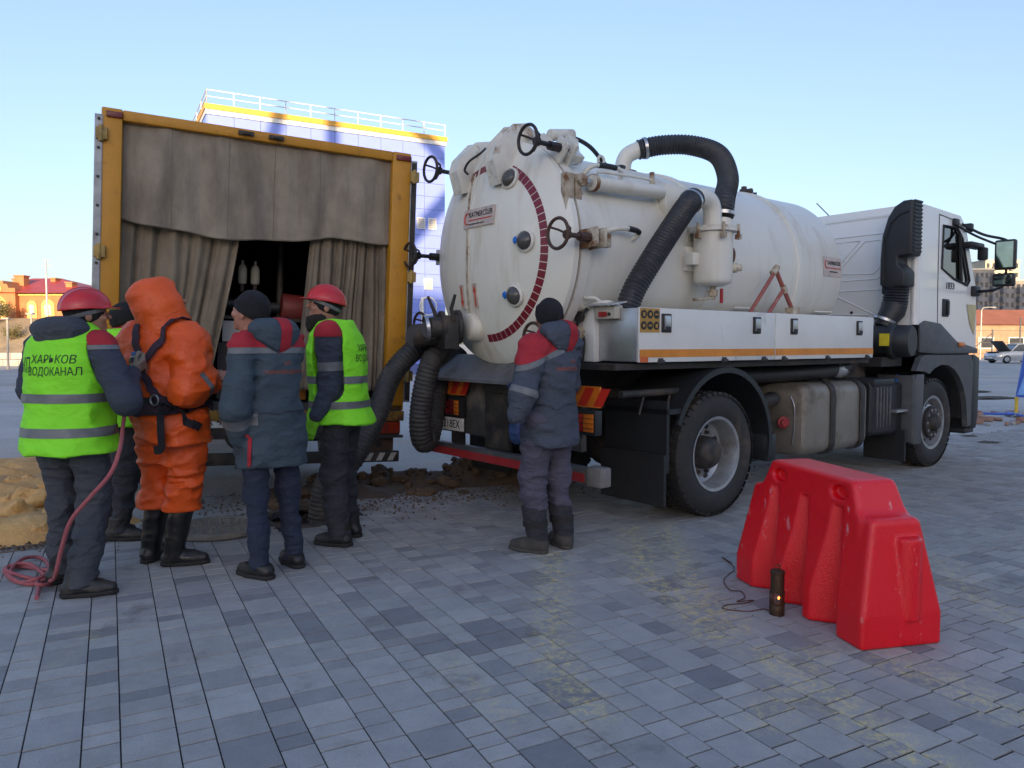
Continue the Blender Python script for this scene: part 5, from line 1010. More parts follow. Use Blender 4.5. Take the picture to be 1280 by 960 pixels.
tmk('roof', MB().loft([[Vector((CR + .02, y, z)) for y, z in ((-1.18, 2.80), (-1.08, 2.905), (1.08, 2.905), (1.18, 2.80))], [Vector((4.5, y, z)) for y, z in ((-1.18, 2.80), (-1.08, 2.90), (1.08, 2.90), (1.18, 2.80))], [Vector((4.68, y, z)) for y, z in ((-1.16, 2.74), (-1.08, 2.80), (1.08, 2.80), (1.16, 2.74))]]), m_cabw, smooth=40)
rwl = tmk('rear_wall', MB().box(CR - .012, CR + .02, -1.16, 1.16, 1.3, 2.86), m_cabw, bevel=.008)
tmk('corner_post', MB().cyl((CR + .02, -1.185, 1.6), (CR + .02, -1.185, 2.85), .045, n=14), m_cabw, rwl)
def emb(pts, z_): return tmk('pressed_bead', MB().tube([(CR - .013, a, b) for a, b in pts], .008, 6, closed=True), m_cabw, rwl)
emb([(-.88, 2.62), (-.05, 2.62), (-.05, 2.12), (-.78, 2.12), (-.88, 2.2)], 0); emb([(-.82, 2.55), (-.64, 2.55), (-.30, 2.2), (-.74, 2.18), (-.82, 2.26)], 0); emb([(-.58, 2.56), (-.1, 2.56), (-.1, 2.2), (-.24, 2.2)], 0); emb([(-.86, 2.0), (-.3, 2.0), (-.3, 1.95), (-.76, 1.72), (-.86, 1.76)], 0); emb([(-.1, 1.68), (-.62, 1.68), (-.7, 1.72), (-.1, 1.74)], 0)
for y, z in ((-.50, 1.75), (-.78, 1.68), (-.95, 1.62), (-1.0, 1.62), (-.9, 1.62)): tmk('plug', MB().cyl((CR - .018, y, z), (CR - .011, y, z), .018, n=12), m_blk, rwl)
tmk('roof_gutter', MB().box(CR - .02, CR + .01, -1.15, 1.15, 2.80, 2.825), m_cabw, rwl)
fw = tmk('windscreen_frame', MB().plate([(-1.19, 0), (1.19, 0), (1.16, .76), (-1.16, .76)], -.02, .02, 'z', [[(-1.165, .05), (1.165, .05), (1.14, .71), (-1.14, .71)]]), m_cabw); Mw = basis((CF - .005, 0, 2.06), (0, 1, 0), (-.47, 0, 1)); fw.data.transform(Mw)
ws = tmk('windscreen', MB().plate([(-1.165, .05), (1.165, .05), (1.14, .71), (-1.14, .71)], -.005, .005, 'z'), m_glass, fw); ws.data.transform(Mw)
tmk('front_panel', MB().box(CF - .03, CF + .035, -1.18, 1.18, 1.28, 2.06), m_cabw, bevel=.02); tmk('cab_floor', MB().box(CR, CF - .03, -1.17, 1.17, 1.26, 1.31), m_pl)
for y in (-.55, .55): s_ = tmk('seat', MB().box(3.7, 4.2, y - .25, y + .25, 1.5, 1.62).box(3.62, 3.74, y - .25, y + .25, 1.6, 2.02), pm('seat_grey', (.22, .23, .24), .8), bevel=.04)
tmk('dashboard', MB().box(4.6, 4.98, -1.1, 1.1, 1.65, 1.92), MATS['seat_grey'], bevel=.05); tmk('steering_wheel', MB().torus((4.55, .55, 2.0), (-.6, 0, 1), .2, .016, 28, 6), m_blk)
# door seam, handle, badge, lamp
tmk('door_seam', MB().tube([(3.94, -1.222, 2.83), (3.95, -1.222, 2.0), (3.97, -1.222, 1.60)], .006, 5).tube([(3.94, -1.222, 2.83), (4.45, -1.222, 2.80), (4.62, -1.222, 2.70)], .006, 5), pm('seam_grey', (.2, .2, .2), .7), csr)
dh = tmk('door_handle', MB().box(4.08, 4.24, -1.232, -1.221, 1.70, 1.90), m_blk, csr, bevel=.004); tmk('handle_grip', MB().box(4.17, 4.22, -1.25, -1.233, 1.72, 1.88), m_pl, dh, bevel=.006)
lettering('door_number', '1833', .11, pm('badge_grey', (.12, .12, .13), .4), csr, basis((4.27, -1.224, 2.05), (1, 0, 0), (0, 0, 1)), sx=1.1, depth=.006)
m_lens = pm('corner_lens', (.50, .42, .22), .12, bump=0); tmk('corner_lamp', MB().add([(4.74, -1.226, 1.86), (5.035, -1.22, 1.86), (5.05, -1.18, 1.5), (4.98, -1.226, 1.50), (4.84, -1.226, 1.62), (4.77, -1.20, 1.86), (5.07, -1.12, 1.86), (5.07, -1.12, 1.5)], [(0, 1, 3, 4), (1, 6, 7, 2), (1, 2, 3), (0, 5, 6, 1)]), m_lens, csr, smooth=0)
tmk('grey_sill', MB().plate([(3.5, 1.30), (3.5, 1.60), (3.62, 1.645), (4.0, 1.62), (4.45, 1.42), (CF + .03, 1.335), (CF + .03, 1.28), (3.9, 1.28)], -1.245, -1.2215, 'y'), m_pgr, bevel=.006); tmk('side_indicator', MB().box(4.48, 4.64, -1.262, -1.246, 1.36, 1.41), m_ora, bevel=.008)
# wheel-arch, steps, bumper
ap = [(3.42, 1.10), (3.52, 1.24), (3.62, 1.27), (4.84, 1.26), (4.92, 1.16), (4.90, .42), (4.80, .40), (4.78, .55)] + [(4.10 + .68 * math.cos(R(a)), .50 + .66 * math.sin(R(a))) for a in (8, 20, 35, 50, 65, 80, 95, 110, 122)] + [(3.62, 1.09)]
fa = tmk('front_arch', MB().plate(ap, -1.25, -1.19, 'y'), m_pgr, smooth=30); tmk('front_arch', MB().plate(ap, 1.19, 1.25, 'y'), m_pgr, smooth=30); tmk('arch_liner', arcsheet(.66, .02, 0, 128, -1.19, -.75, 4.08, .50), m_blk, fa)
tmk('arch_rear_panel', MB().plate([(3.40, .30), (3.40, .98), (3.44, 1.06), (3.62, 1.06), (3.58, .30)], -1.25, -1.19, 'y').box(3.38, 3.41, -1.24, -.85, .32, 1.05), m_pgr, fa, bevel=.008)
bmp = tmk('front_bumper', MB().plate([(4.95, .36), (CF + .12, .36), (CF + .17, .5), (CF + .17, 1.22), (CF + .04, 1.26), (4.98, 1.26)], -1.22, 1.22, 'y'), m_pl, bevel=.02); tmk('bumper_step', MB().box(4.86, 5.12, -1.2, 1.2, .31, .37), m_pl, bmp, bevel=.01)
# snorkel, bellows, air cleaner
sn = tmk('air_intake', MB().plate([(-.95, 2.02), (-.95, 2.30), (-.965, 2.55), (-1.02, 2.74), (-1.09, 2.85), (-1.18, 2.90), (-1.28, 2.90), (-1.28, 2.32), (-1.14, 2.32), (-1.14, 2.24), (-1.22, 2.16), (-1.22, 2.0), (-1.06, 1.98)], 3.16, 3.40, 'x'), m_pl, bevel=.03, seg=3); bp_ = tmk('intake_relief', MB().tube([(3.157, y, z) for y, z in ((-.99, 2.08), (-.99, 2.5), (-1.06, 2.68), (-1.15, 2.76), (-1.24, 2.78))], .012, 6), m_pl, sn)
for k in range(14): z = 2.36 + k * .04; tmk('intake_slat', MB().box(3.20, 3.38, -1.289, -1.272, z, z + .02), m_blk, sn)
tmk('intake_foot', MB().box(3.20, 3.38, -1.02, -.955, 1.93, 2.03), m_pl, sn, bevel=.015)
ribbed('bellows', [(3.29, -1.08, 2.02), (3.29, -1.07, 1.9), (3.29, -1.06, 1.80)], .125, m_pl, tk, .03, .10, 24); tmk('intake_boot', MB().tube([(3.29, -1.06, 1.82), (3.27, -1.05, 1.74), (3.22, -1.02, 1.66), (3.20, -1.0, 1.58)], [.13, .13, .11, .11], 20), m_pl); clip((3.205, -1.0, 1.645), (-.3, .3, -1), .118, tk)
ac = tmk('air_cleaner', MB().lathe([(.001, 0), (.15, .0), (.17, .02), (.18, .10), (.18, .36), (.195, .37), (.195, .41), (.175, .43), (.17, .56), (.155, .58), (.001, .58)], (3.14, -.72, 1.42), (.12, -1, 0), 32), m_pl); tmk('yellow_sticker', MB().plate([(0, 0), (.10, 0), (.10, .13), (.0, .13)], 0, .004, 'y'), pm('sticker_yellow', (.72, .58, .02), .5), ac, loc=(2.945, -1.07, 1.37), rot=(0, 0, R(-83)))
tmk('cleaner_mount', MB().box(2.95, 3.4, -1.1, -.5, 1.15, 1.25), m_dst, ac)
# mirrors, visor
mm = tmk('mirror_arm', MB().tube(catmull([(4.55, -1.22, 2.78), (4.72, -1.38, 2.66), (4.80, -1.55, 2.60), (4.80, -1.62, 2.56)], 5), .016, 8).tube(catmull([(4.35, -1.22, 2.76), (4.62, -1.34, 2.64), (4.78, -1.50, 2.54)], 5), .014, 8).tube(catmull([(4.98, -1.20, 2.02), (4.94, -1.40, 2.02), (4.84, -1.56, 2.06), (4.80, -1.60, 2.14)], 5), .018, 8).tube([(4.80, -1.60, 2.10), (4.80, -1.62, 2.58)], .014, 8), m_pl); tmk('arm_mount', MB().box(4.86, 5.02, -1.27, -1.2, 1.96, 2.08).box(4.28, 4.4, -1.26, -1.2, 2.74, 2.82).box(4.66, 4.74, -1.28, -1.18, 2.70, 2.80), m_pl, mm, bevel=.015)
m_mir = pm('mirror_face', (.34, .42, .38), .03, 1, bump=0)
for nm, z0, z1, yc, w_ in (('main_mirror', 2.24, 2.58, -1.60, .105), ('wide_mirror', 2.05, 2.20, -1.59, .11)):
    M = Matrix.Translation((4.78, yc, 0)) @ Matrix.Rotation(R(6), 4, 'Z'); o = tmk(nm, MB().box(-.035, .06, -w_, w_, z0, z1, M), m_pl, mm, bevel=.022, seg=3); tmk('mirror_glass', MB().box(-.039, -.0355, -w_ + .022, w_ - .022, z0 + .025, z1 - .025, M), m_mir, o)
tmk('kerb_mirror', MB().box(4.50, 4.86, -1.36, -1.24, 2.50, 2.57, Matrix.Translation((0, 0, 0))), m_pl, mm, bevel=.025, seg=3); tmk('side_camera', MB().box(4.78, 4.86, -1.40, -1.30, 2.37, 2.52), m_pl, mm, bevel=.02)
tmk('sun_visor', MB().box(4.70, 4.90, -.8, .8, 2.74, 2.77, Matrix.Translation((0, 0, 0))), pm('visor_tint', (.05, .05, .055), .3), bevel=.008)
tmk('antenna', MB().tube([(3.9, -.02, 2.90), (3.72, .12, 3.12)], .006, 6), m_blk)
# ================================================================== PEOPLE
V3 = lambda *a: np.array(a, np.float32)
def cone(P, a, b, ra, rb, sx=None):
    a = np.asarray(a, np.float32); b = np.asarray(b, np.float32); ab = b - a; t = np.clip(((P - a) @ ab) / (ab @ ab), 0, 1)
    return np.linalg.norm(P - a - t[:, None] * ab, axis=1) - (ra + (rb - ra) * t)
def ell(P, c, r): r = np.asarray(r, np.float32); return (np.linalg.norm((P - np.asarray(c, np.float32)) / r, axis=1) - 1) * r.min()
def slices(P, S):      # S rows: z, half width, half depth, centre x, centre y
    S = np.array(S, np.float32); z = P[:, 2]; w_, d_, cx, cy = (np.interp(z, S[:, 0], S[:, k]) for k in (1, 2, 3, 4))
    q = (np.abs((P[:, 0] - cx) / w_) ** 2.3 + np.abs((P[:, 1] - cy) / d_) ** 2.3) ** (1 / 2.3)
    return smax((q - 1) * np.minimum(w_, d_) * .92, smax(S[0, 0] - z, z - S[-1, 0], .01), .018)
def folds(P, d, amp, fr, seed, near=.06):
    m_ = np.abs(d) < near; q = P[m_]
    if len(q):
        wv = q + .05 * np.stack([vnoise(q, 5, seed + 2), vnoise(q, 5, seed + 3), vnoise(q, 5, seed + 4)], 1)
        r1 = 1 - 2.6 * np.abs(vnoise(wv, fr, seed)) ** .8; r2 = vnoise(wv, np.array(fr) * 2.1, seed + 7); r3 = 1 - 2.4 * np.abs(vnoise(wv, np.array(fr) * 1.9, seed + 11)); d = d.copy(); d[m_] -= amp * (.75 * r1 + .3 * r2 + .38 * r3)
    return d
def patch(o, hs, mat, name, off=.004, near=None, label=None):
    """a sewn-on piece: the faces of o inside the half-spaces, lifted off by off"""
    bm = bmesh.new(); bm.from_mesh(o.data)
    for co, no in hs: bmesh.ops.bisect_plane(bm, geom=bm.verts[:] + bm.edges[:] + bm.faces[:], dist=1e-5, plane_co=co, plane_no=no, clear_inner=True)
    if near: bmesh.ops.delete(bm, geom=[f for f in bm.faces if not near(f.calc_center_median())], context='FACES')
    bm.normal_update()
    for v in bm.verts: v.co += v.normal * off
    if not bm.faces: bm.free(); return None
    me = bpy.data.meshes.new(name); bm.to_mesh(me); bm.free(); me.materials.clear(); me.materials.append(mat); q = bpy.data.objects.new(name, me); COL.objects.link(q); q.parent = o; return q
def bvh(o): return BVHTree.FromPolygons([v.co for v in o.data.vertices], [p.vertices for p in o.data.polygons])
def drape(txt, size, mat, o, T, x, z, sx=1, y0=-.6, d=(0, 1, 0), name='lettering', sp=1, slant=0):
    q = lettering(name, txt, size, mat, o, Matrix.Identity(4), 0, sx, sp)
    bm = bmesh.new(); bm.from_mesh(q.data); bmesh.ops.subdivide_edges(bm, edges=[e for e in bm.edges if e.calc_length() > .02], cuts=2); bm.to_mesh(q.data); bm.free()
    for v in q.data.vertices:
        s_ = Vector((x + v.co.x, y0, z + v.co.y + slant * v.co.x)); h = T.ray_cast(s_, Vector(d))
        v.co = (h[0] + h[1] * .0035) if h[0] else Vector((s_.x, y0 + .4, s_.z))
    return q
def ribbon(name, pts, wd, mat, o, T, off=.006, th=.004, free=False):
    Q = catmull(pts, 8); R_ = []
    for i, p in enumerate(Q):
        t = (Q[min(i + 1, len(Q) - 1)] - Q[max(i - 1, 0)]).normalized()
        if free: n_ = Vector((0, -1, 0)); c = p
        else: c, n_, _, _ = T.find_nearest(p); c = c + n_ * off
        s_ = t.cross(n_).normalized(); n_ = s_.cross(t)
        R_.append([c - s_ * wd / 2, c + s_ * wd / 2, c + s_ * wd / 2 + n_ * th, c - s_ * wd / 2 + n_ * th])
    return mk(name, MB().loft(R_), mat, o, smooth=50)
m_skin = pm('skin', (.40, .20, .135), .5, col2=(.34, .16, .11), s=25, amt=.6, bump=.04, bs=120); m_eye = pm('eye', (.05, .04, .035), .2, bump=0)
m_beard = pm('black_hair', (.018, .014, .012), .8, bump=.5, bs=180); m_knit = pm('black_knit', (.014, .014, .017), .95, bump=.5, bs=220, bst=(1, 1, .4)); m_hel = pm('red_helmet', (.62, .018, .022), .28, bump=.0, coat=.3, dirt=(.35, .04, .04), ds=5, dlo=.6, dhi=.8)
m_vest = pm('lime_vest', (.27, .86, .02), .7, col2=(.24, .80, .018), s=5, bump=.15, bs=200, crease=0.25, cs=(7, 7, 12)); m_band = pm('reflective_band', (.16, .17, .175), .45, s=20, bump=.1, bs=150); m_navy = pm('navy_cloth', (.03, .038, .058), .85, col2=(.04, .047, .068), s=8, bump=.2, bs=180, crease=0.35, cs=(7, 7, 12))
m_slate = pm('slate_cloth', (.046, .07, .09), .8, col2=(.038, .058, .076), s=6, bump=.2, bs=160, crease=0.32, cs=(7, 7, 12)); m_slate2 = pm('grey_blue_cloth', (.060, .072, .098), .8, col2=(.048, .058, .08), s=6, bump=.2, bs=160, crease=0.35, cs=(7, 7, 12)); m_redc = pm('red_cloth', (.42, .018, .03), .8, bump=.2, bs=160); m_gtr = pm('grey_trouser', (.085, .08, .115), .85, col2=(.07, .066, .095), s=6, bump=.25, bs=150, crease=0.45, cs=(7, 7, 12)); m_tr1 = pm('dark_grey_trouser', (.042, .05, .066), .85, col2=(.055, .06, .07), s=5, bump=.25, bs=150, crease=0.45, cs=(7, 7, 12)); m_jean = pm('dark_jeans', (.022, .031, .062), .85, bump=.25, bs=200, crease=0.4, cs=(7, 7, 12))
m_blkc = pm('black_cloth', (.024, .025, .032), .85, col2=(.032, .033, .04), s=8, bump=.25, bs=160, crease=0.45, cs=(7, 7, 12)); m_orc = pm('orange_suit', (.74, .098, .006), .5, col2=(.66, .082, .006), s=4, dirt=(.35, .06, .015), ds=3.5, dlo=.56, dhi=.8, bump=.18, bs=40, crease=0.2, cs=(6, 6, 8)); m_rub = pm('rubber_boot', (.014, .014, .015), .3, bump=.04, dirt=(.05, .045, .04), ds=7); m_lea = pm('black_leather', (.018, .017, .017), .45, bump=.15, dirt=(.06, .055, .05), ds=9); m_felt = pm('grey_boot', (.075, .068, .06), .9, col2=(.055, .05, .046), s=14, bump=.3, bs=100); m_sole = pm('boot_sole', (.022, .021, .02), .8); m_web = pm('webbing', (.035, .018, .035), .8, bump=.3, bs=150); m_pad = pm('belt_pad', (.014, .016, .024), .9); m_gl1 = pm('glove_grey', (.26, .22, .17), .9, bump=.2); m_gl4 = pm('glove_lime', (.20, .60, .02), .85, bump=.2); m_gl5 = pm('glove_blue', (.015, .04, .12), .6, bump=.3); m_txo = pm('print_orange', (.45, .10, .045), .7); m_txb = pm('print_black', (.02, .03, .02), .7); m_patchg = pm('steel_gear', (.45, .45, .44), .35, .9)
def hand_mesh(wr, dr, pn, thumb, rad, curl, h=.0045):
    """palm and five separate bent fingers; wr wrist, dr pointing direction, pn palm normal, thumb side vector"""
    y = Vector(dr).normalized(); z = -Vector(pn).normalized(); z = (z - y * z.dot(y)).normalized(); x = y.cross(z); sg = 1 if x.dot(Vector(thumb)) > 0 else -1
    M = Matrix(((x.x, y.x, z.x, wr[0]), (x.y, y.y, z.y, wr[1]), (x.z, y.z, z.z, wr[2]), (0, 0, 0, 1)))
    def f(P):
        q = np.abs(P - V3(0, .05, 0)) - V3(.028, .036, .006); d = np.linalg.norm(np.maximum(q, 0), axis=1) + np.minimum(q.max(1), 0) - rad * .95
        d = smin(d, cone(P, (0, -.04, 0), (0, .02, 0), .024 + rad * .3, .022 + rad * .3), .015)
        for k, (fx, L) in enumerate(((.030, .070), (.010, .080), (-.011, .074), (-.031, .058))):
            b = V3(fx * sg, .088, 0); c1 = curl * .7; p1 = b + V3(0, math.cos(c1), -math.sin(c1)) * L * .5; c2 = curl * 1.7; p2 = p1 + V3(0, math.cos(c2), -math.sin(c2)) * L * .5
            d = smin(d, np.minimum(cone(P, b - V3(0, .02, 0), p1, rad, rad * .92), cone(P, p1, p2, rad * .92, rad * .75)), .003)
        b = V3(.032 * sg, .025, -.005); p1 = b + V3(.026 * sg, .032, -.012); p2 = p1 + V3(.004 * sg, .032, -.014); return smin(d, np.minimum(cone(P, b, p1, rad * 1.15, rad), cone(P, p1, p2, rad, rad * .8)), .006)
    Vv, Q = surfnet(f, (-.09, -.06, -.12), (.09, .20, .05), h); return [M @ Vector(v) for v in Vv.tolist()], Q.tolist()
def f_head(P):
    x, y, z = P.T; d = ell(P, (0, -.012, .028), (.078, .098, .092)); d = smin(d, ell(P, (0, .018, -.045), (.060, .072, .075)), .03)
    d = smin(d, cone(P, (0, .094, .008), (0, .112, -.022), .008, .014), .012); d = smin(d, ell(P, (0, .078, .024), (.05, .02, .012)), .012)
    for s_ in (-1, 1):
        d = smax(d, -ell(P, (s_ * .032, .098, .006), (.018, .016, .011)), .008); d = smin(d, ell(P, (s_ * .080, -.008, -.008), (.010, .020, .032)), .006)
        d = smin(d, ell(P, (s_ * .04, .072, -.025), (.022, .02, .02)), .02); d = smin(d, ell(P, (s_ * .03, .089, .005), (.012, .010, .010)), .003)
    d = smin(d, ell(P, (0, .084, -.062), (.026, .012, .007)), .004); d = smin(d, ell(P, (0, .084, -.076), (.022, .011, .007)), .004); d = smin(d, ell(P, (0, .068, -.10), (.026, .022, .02)), .015)
    return smin(d, cone(P, (0, -.025, -.05), (0, -.045, -.20), .052, .058), .03)
HEADM = surfnet(f_head, (-.11, -.14, -.22), (.11, .16, .15), .0055)
SHOD = {'work': (.17, .058, .075), 'rubber': (.37, .064, .082), 'shoe': (.085, .05, .06), 'felt': (.31, .07, .088)}
def person(label, base, hd, J, G):
    """J joints in the person's own frame (x right, y forward, z up); G garments"""
    ps = thing('person', label, 'person', (base[0], base[1], 0), (0, 0, -R(hd)), 'people')
    k = G.get('h', 1.0); A3 = lambda n: V3(*J[n])
    Hm = Matrix.Translation(J['head']) @ Matrix.Rotation(-R(G.get('hyaw', 0)), 4, 'Z') @ Matrix.Rotation(-R(G.get('hpitch', 0)), 4, 'X')
    # ---- the body: one skin under the clothes, head and hands fine
    def f_body(P):
        d = slices(P, [(.86, .13, .09, 0, 0), (1.05, .13, .09, 0, 0), (1.38, .15, .09, *J['chest'][:2]), (1.45, .08, .06, *J['chest'][:2])])
        for s_ in 'lr':
            d = smin(d, cone(P, A3('hip' + s_), A3('knee' + s_), .065, .045), .03); d = smin(d, cone(P, A3('knee' + s_), A3('ankle' + s_), .045, .035), .02)
            d = smin(d, cone(P, A3('sh' + s_), A3('el' + s_), .04, .035), .02); d = smin(d, cone(P, A3('el' + s_), A3('wr' + s_), .034, .026), .02)
        return smin(d, cone(P, V3(J['chest'][0], J['chest'][1], 1.40), V3(*(Hm @ Vector((0, -.03, -.08)))), .05, .05), .03)
    allj = np.array([J[q] for q in J]); lo, hi = allj.min(0) - .14, allj.max(0) + .14; lo[2] = .02
    Vb, Fb = surfnet(f_body, lo, hi, .022); mb = MB().arr(Vb, Fb); nf = len(mb.f); mats = [m_skin, m_eye]
    mb.add([Hm @ Vector(v) for v in HEADM[0].tolist()], HEADM[1].tolist())
    for s_ in 'lr':
        if 'hand' + s_ in G:
            dr, pn, th, cu, gm = G['hand' + s_]; hv, hf = hand_mesh(Vector(J['wr' + s_]) + Vector(dr).normalized() * .025, dr, pn, th, .0095 if gm is None else .012, cu)
            if gm is None: mb.add(hv, hf)
            else: mk('glove', MB().add(hv, hf), gm, ps, smooth=80)
    body = mk('body', mb, mats, ps, smooth=80)
    for s_ in (-1, 1): mk('eye', MB().sphere(Hm @ Vector((s_ * .030, .092, .006)), .0085, n=10, m=6), m_eye, body)
    # ---- trousers
    tw = G.get('tw', 1); tm = G['trouser']
    ctop = {s_: SHOD[G['shoe']][0] - .02 if G['shoe'] in ('rubber', 'felt') else .055 for s_ in 'lr'}
    def f_tr(P):
        hz_ = G.get('waist', 1.04); d = slices(P, [(.80, .15, .118, *J['pel'][:2]), (.95, .155, .118, *J['pel'][:2]), (hz_, .145, .11, *J['pel'][:2])])
        for s_ in 'lr':
            h_, kn, an = A3('hip' + s_), A3('knee' + s_), A3('ankle' + s_); lg = smin(cone(P, h_, kn, .098 * tw, .075 * tw), cone(P, kn, an - V3(0, 0, .05), .075 * tw, .066 * tw), .04); d = smin(d, lg, .035)
        lowf = np.exp(-((P[:, 2] - .2) / .16) ** 2) + .6 * np.exp(-((P[:, 2] - .5) / .12) ** 2) + .4
        d = folds(P, d, .011 * G.get('tf', 1), (5, 5, 11), 3 + len(label)) - 0 * lowf; d = np.where(np.abs(d) < .05, d - .005 * G.get('tf', 1) * lowf * vnoise(P, (9, 9, 26), 31), d)
        return np.maximum(d, min(ctop.values()) - P[:, 2])
    lj = np.array([J[q] for q in J if q[:-1] in ('hip', 'knee', 'ankle')]); lo, hi = lj.min(0) - .17, lj.max(0) + .17; lo[2] = .03; hi[2] = G.get('waist', 1.04) + .03
    tr_ = netmk('trousers', f_tr, lo, hi, .010, tm, ps)
    # ---- footwear
    for s_ in 'lr':
        fa = -R(G['toe' + s_] - hd); tp_, r0, r1 = SHOD[G['shoe']]; an = A3('ankle' + s_); kn = A3('knee' + s_); c, sn_ = math.cos(fa), math.sin(fa)
        up = (kn - an) / np.linalg.norm(kn - an); st = an + up * (tp_ - an[2]) / up[2]; stl = V3((st[0] - an[0]) * c + (st[1] - an[1]) * sn_, -(st[0] - an[0]) * sn_ + (st[1] - an[1]) * c, tp_)
        def foot(P, e=0.0):
            d = cone(P, (0, -.055, .042), (0, .07, .044), .042 + e, .046 + e); d = smin(d, cone(P, (0, .07, .042), (0.004, .155, .034), .047 + e, .036 + e), .03); return d
        def f_bt(P):
            d = smin(foot(P), cone(P, V3(0, -.025, .07), stl, r0 - .004, r1 - .006), .035); d = folds(P, d, .003, (8, 8, 22), 5); return np.maximum(np.maximum(d, P[:, 2] - tp_), .024 - P[:, 2])
        sm_ = G['shoem']; b_ = netmk('boot', f_bt, (-.13, -.16, .01), (.13, .23, tp_ + .02), .009, sm_, ps); b_.location = (an[0], an[1], 0); b_.rotation_euler = (0, 0, fa)
        so_ = netmk('sole', lambda P: np.maximum(np.maximum(foot(np.stack([P[:, 0], P[:, 1], P[:, 2] * 0 + .04], 1), .004), P[:, 2] - .028), .001 - P[:, 2]), (-.08, -.13, -.012), (.08, .23, .045), .0085, G.get('solem', m_sole), b_)
        for v in so_.data.vertices: v.co.z = max(0, v.co.z)
        if G['shoe'] == 'felt': patch(b_, [((0, 0, .115), (0, -.3, 1))], m_blkc, 'shaft', .003); mk('strap', MB().lathe([(.079, -.018), (.084, -.018), (.084, .018), (.079, .018)], (float(stl[0]) * .6, float(stl[1]) * .6 - .01, .2), (float(stl[0]), float(stl[1]), .31), 24, False), m_sole, b_)
        if G['shoe'] == 'work':
            for q in range(3): mk('lace', MB().tube([(-.028, .045 + .012 * q, .085 - .006 * q), (0, .052 + .012 * q, .094 - .006 * q), (.028, .045 + .012 * q, .085 - .006 * q)], .0035, 5), m_sole, b_)
    # ---- jacket or suit
    js = G['slices']; jw = G.get('jw', 1); SW = G.get('sleeve', (.085, .07, .052)); hem = js[0][0]
    def f_torso(P, e=0.): return slices(P, [(a, b + e, c_ + e, x_, y_) for a, b, c_, x_, y_ in js])
    def f_jk(P):
        d = f_torso(P)
        for s_ in 'lr':
            a, b, c_ = A3('sh' + s_), A3('el' + s_), A3('wr' + s_); ar = smin(cone(P, a, b, SW[0], SW[1]), cone(P, b, b + (c_ - b) * .93, SW[1], SW[2]), .03); d = smin(d, ar, np.where(P[:, 2] > 1.30, .045, .008))
        d = smin(d, cone(P, V3(J['chest'][0], J['chest'][1] - .01, 1.42), V3(*(Hm @ Vector((0, -.035, -.13)))), .085, .072), .04)
        d = folds(P, d, .012 * G.get('jf', .6 if 'vest' in G else 1), (4, 4, 9), 13 + len(label)); return np.where(np.abs(d) < .05, d - .004 * G.get('jf', 1) * vnoise(P, (12, 12, 24), 9), d)
    aj = np.array([J[q] for q in J if q[:2] in ('sh', 'el', 'wr')] + [(0, 0, hem), (0, 0, 1.55), (.2, .17, 1.2), (-.2, -.17, 1.2)]); lo, hi = aj.min(0) - .13, aj.max(0) + .13; lo[2] = min(lo[2], hem - .03)
    jk = netmk(G.get('jname', 'jacket'), f_jk, lo, hi, .0098, G['jacket'], ps); G['_jk'] = jk; T = bvh(jk)
    def armnear(s_, a, b, r=.12):
        p0, p1 = Vector(J[a + s_]), Vector(J[b + s_]); return lambda c_: (c_ - p0 - (p1 - p0) * max(0, min(1, (c_ - p0).dot(p1 - p0) / (p1 - p0).length_squared))).length < r
    for s_, a, b, t0, t1, m_ in G.get('armbands', ()):
        p0, p1 = Vector(J[a + s_]), Vector(J[b + s_]); d_ = (p1 - p0).normalized(); patch(jk, [(p0.lerp(p1, t0), d_), (p0.lerp(p1, t1), -d_)], m_, 'sleeve_band', .004, armnear(s_, a, b))
    for nm, hs_, m_ in G.get('patches', ()): patch(jk, hs_, m_, nm, .0035)
    if 'vest' in G:
        vh, vt = G['vest']
        def f_v(P):
            S = [(a, b + .034, c_ + .036, x_, y_) for a, b, c_, x_, y_ in js if a > vh]; S = [(vh, *(np.interp(vh, [q[0] for q in js], [q[i] for q in js]) + (.05 if i < 3 else 0) for i in (1, 2, 3, 4)))] + S
            d = slices(P, S)
            for s_ in 'lr': d = smin(d, cone(P, A3('sh' + s_) * V3(.8, 1, 1), V3(J['chest'][0], J['chest'][1], 1.44), .085, .085), .03)
            d = folds(P, d, .010, (4, 4, 7), 40 + len(label))
            for s_ in 'lr': a, b = A3('sh' + s_), A3('el' + s_); o_ = V3(.035 if s_ == 'r' else -.035, 0, 0); d = smax(d, -cone(P, a + o_, b + o_ * .8, .105, .10), .008)
            return smax(d, -cone(P, V3(J['chest'][0], J['chest'][1] + .02, 1.42), V3(J['chest'][0], J['chest'][1] + .06, 1.70), .055, .13), .008)
        vs_ = netmk('safety_vest', f_v, (-.36 + J['chest'][0], -.32, vh - .04), (.36 + J['chest'][0], .36, 1.60), .0105, m_vest, ps); G['_vest'] = vs_
        for z0, z1 in vt: patch(vs_, [((0, 0, z0), (0, 0, 1)), ((0, 0, z1), (0, 0, -1))], m_band, 'reflective_band', .003)
        TV = bvh(vs_)
        for t in G.get('vtext', ()): drape(t[0], t[1], m_txb, vs_, TV, t[2], t[3], *t[4:])
    for t in G.get('jtext', ()): drape(t[0], t[1], m_txo, jk, T, t[2], t[3], *t[4:])
